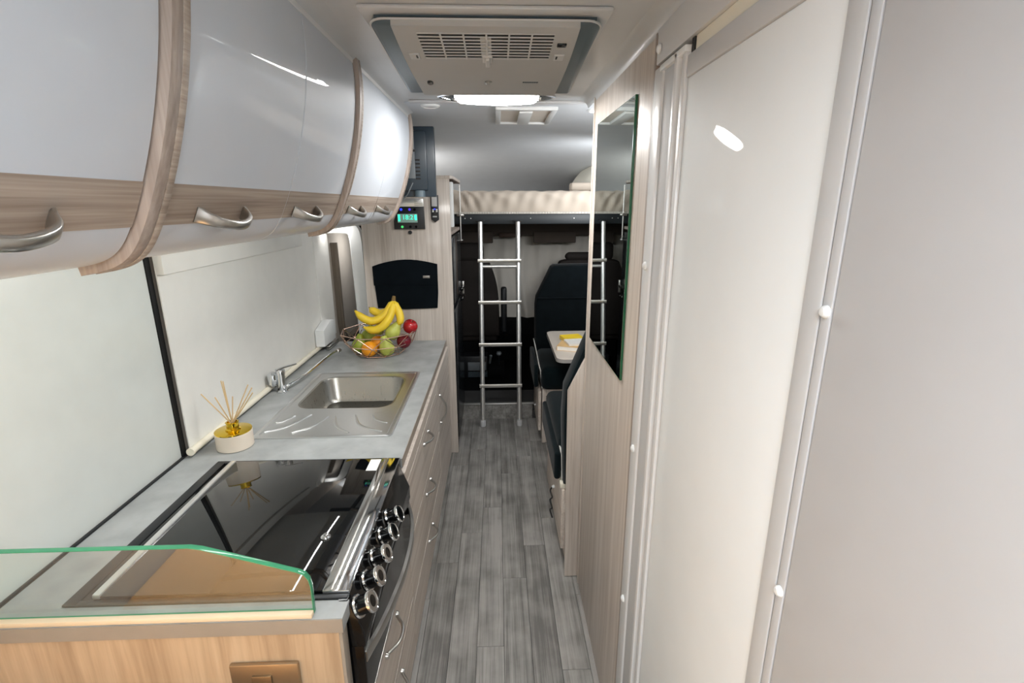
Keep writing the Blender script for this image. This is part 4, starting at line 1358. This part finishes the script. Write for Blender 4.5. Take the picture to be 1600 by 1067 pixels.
def book(label, cx, cy, z, w_, d_, h_, rz, mat):
    o = thing('book', label, 'book', (cx, cy, z), 'books on the dinette table')
    o.rotation_euler = (0, 0, rz)
    ORG[o.name] = Vector((0, 0, 0))
    obj('pages', B().box(-w_ / 2 + 0.003, w_ / 2 - 0.003, -d_ / 2 + 0.003, d_ / 2 - 0.003, 0.002, h_ - 0.002), 'paper', o)
    c = B()
    c.box(-w_ / 2, w_ / 2, -d_ / 2, d_ / 2, 0, 0.002)
    c.box(-w_ / 2, w_ / 2, -d_ / 2, d_ / 2, h_ - 0.002, h_)
    c.box(-w_ / 2, -w_ / 2 + 0.003, -d_ / 2, d_ / 2, 0.002, h_ - 0.002)
    obj('cover', c, mat, o)
    return o


book('thick white and tan book lying at the bottom on the table', 0.500, 3.15, TZ + 0.0005, 0.20, 0.15, 0.030, -0.35, 'book_tan')
book('open pale book leaf lying on top of the tan book', 0.535, 3.18, TZ + 0.031, 0.17, 0.13, 0.012, 0.15, 'paper')
book('yellow book on the table behind the tan book', 0.52, 3.36, TZ + 0.0005, 0.14, 0.15, 0.024, 0.2, 'book_yellow')


def cushion(x0, x1, y0, y1, z0, z1, bev=0.035):
    return B().box(x0, x1, y0, y1, z0, z1, bev, 4)


# near forward-facing bench (back towards the camera)
b1 = thing('dinette_bench', 'near dinette bench, its wooden back towards the kitchen aisle', 'bench', (0.7, 2.3, 0), 'dinette benches')
obj('back_board', B().prism([(0.300, 0.004), (XR - 0.01, 0.004), (XR - 0.01, 1.09), (0.367, 1.09), (0.293, 0.935)], 'Y', 1.972, 1.992, 0.0015), 'pale_wood', b1)
obj('back_cushion', B().prism([(0.290, 0.47), (XR - 0.02, 0.47), (XR - 0.02, 1.22), (0.40, 1.22), (0.374, 1.165), (0.285, 0.94), (0.278, 0.80)], 'Y', 1.995, 2.10, 0.02), 'velvet_seat', b1)
obj('seat_box', B().box(0.315, XR - 0.01, 2.0, 2.70, 0.004, 0.46, 0.002), 'pale_wood', b1)
obj('seat_cushion', cushion(0.275, XR - 0.02, 2.102, 2.74, 0.462, 0.655, 0.04), 'velvet_seat', b1)
ex = obj('side_flap', B().box(0.284, 0.305, 2.02, 2.66, 0.12, 0.432, 0.002), 'front_wood', b1)
obj('flap_pad', cushion(0.252, 0.284, 2.06, 2.70, 0.462, 0.60, 0.014), 'velvet_seat', b1)
obj('pad_piping', B().sweep([(0.281, 2.70, 0.565), (0.283, 2.40, 0.590), (0.284, 2.12, 0.605), (0.287, 2.065, 0.585), (0.290, 2.06, 0.47)], 0.004, n=8), 'piping', b1)
for y in (2.05, 2.12):
    obj('hinge_block', B().box(0.278, 0.306, y - 0.02, y + 0.025, 0.435, 0.46, 0.003), 'cream', b1)
obj('knob', B().lathe([(0.008, 0), (0.009, 0.006), (0.006, 0.012), (0, 0.013)], (0.284, 2.30, 0.28), 12, (-1, 0, 0)), 'white_plastic', ex)
obj('cord', B().sweep(spline([(0.274, 2.30, 0.28), (0.264, 2.31, 0.25), (0.272, 2.29, 0.225), (0.262, 2.30, 0.20), (0.270, 2.27, 0.175), (0.262, 2.29, 0.15), (0.270, 2.25, 0.13)], 30), 0.004, n=6), 'black_plastic', ex)

# far bench facing the camera
b2 = thing('dinette_bench', 'far dinette bench with tall black backrest behind the table', 'bench', (0.7, 3.7, 0), 'dinette benches')
obj('seat_box', B().box(0.318, XR - 0.01, 3.35, 3.95, 0.004, 0.425, 0.002), 'pale_wood', b2)
obj('drawer_line', B().box(0.335, XR - 0.01, 3.345, 3.352, 0.365, 0.368), 'dark_brown', b2)
obj('corner_post', B().box(0.312, 0.338, 3.340, 3.36, 0.004, 0.425, 0.002), 'pale_wood', b2)
obj('seat_cushion', cushion(0.300, XR - 0.02, 3.29, 3.82, 0.427, 0.60, 0.045), 'velvet_seat', b2)
bp = [(0.292, 0.55), (0.290, 0.94), (0.298, 1.005), (0.408, 1.235), (0.43, 1.252), (XR - 0.02, 1.262), (XR - 0.02, 0.55)]
obj('back_cushion', B().prism(bp, 'Y', 3.80, 3.93, 0.03), 'velvet', b2)
obj('back_seam', B().sweep([(0.30, 3.797, 1.0), (0.5, 3.797, 1.0), (XR - 0.04, 3.797, 1.0)], 0.006, n=8), 'velvet', b2)
obj('flap_pad', cushion(0.253, 0.285, 3.36, 3.86, 0.43, 0.60, 0.014), 'velvet_seat', b2)
obj('pad_piping', B().sweep([(0.284, 3.86, 0.66), (0.286, 3.60, 0.635), (0.289, 3.38, 0.595), (0.298, 3.35, 0.56), (0.310, 3.345, 0.43)], 0.004, n=8), 'piping', b2)
ex = obj('side_flap', B().box(0.285, 0.305, 3.35, 3.79, 0.10, 0.405, 0.002), 'front_wood', b2)
obj('knob', B().lathe([(0.008, 0), (0.009, 0.006), (0.006, 0.012), (0, 0.013)], (0.285, 3.60, 0.20), 12, (-1, 0, 0)), 'white_plastic', ex)
obj('cord', B().sweep(spline([(0.275, 3.60, 0.20), (0.265, 3.61, 0.18), (0.272, 3.59, 0.165), (0.264, 3.60, 0.15)], 12), 0.004, n=6), 'black_plastic', ex)

# ================================================================== REAR (behind the camera): bed end and lamp seen only in reflections
rbed = thing('rear_bed', 'tan covered bed behind the wooden kitchen end panel', 'bed', (-0.7, -0.7, 0))
obj('base', B().box(XL + 0.01, -0.30, -1.95, 0.58, 0.002, 0.40), 'front_wood', rbed)
obj('mattress', B().box(XL + 0.01, -0.30, -1.95, 0.60, 0.402, 0.56, 0.03, 3), 'rear_tan', rbed)
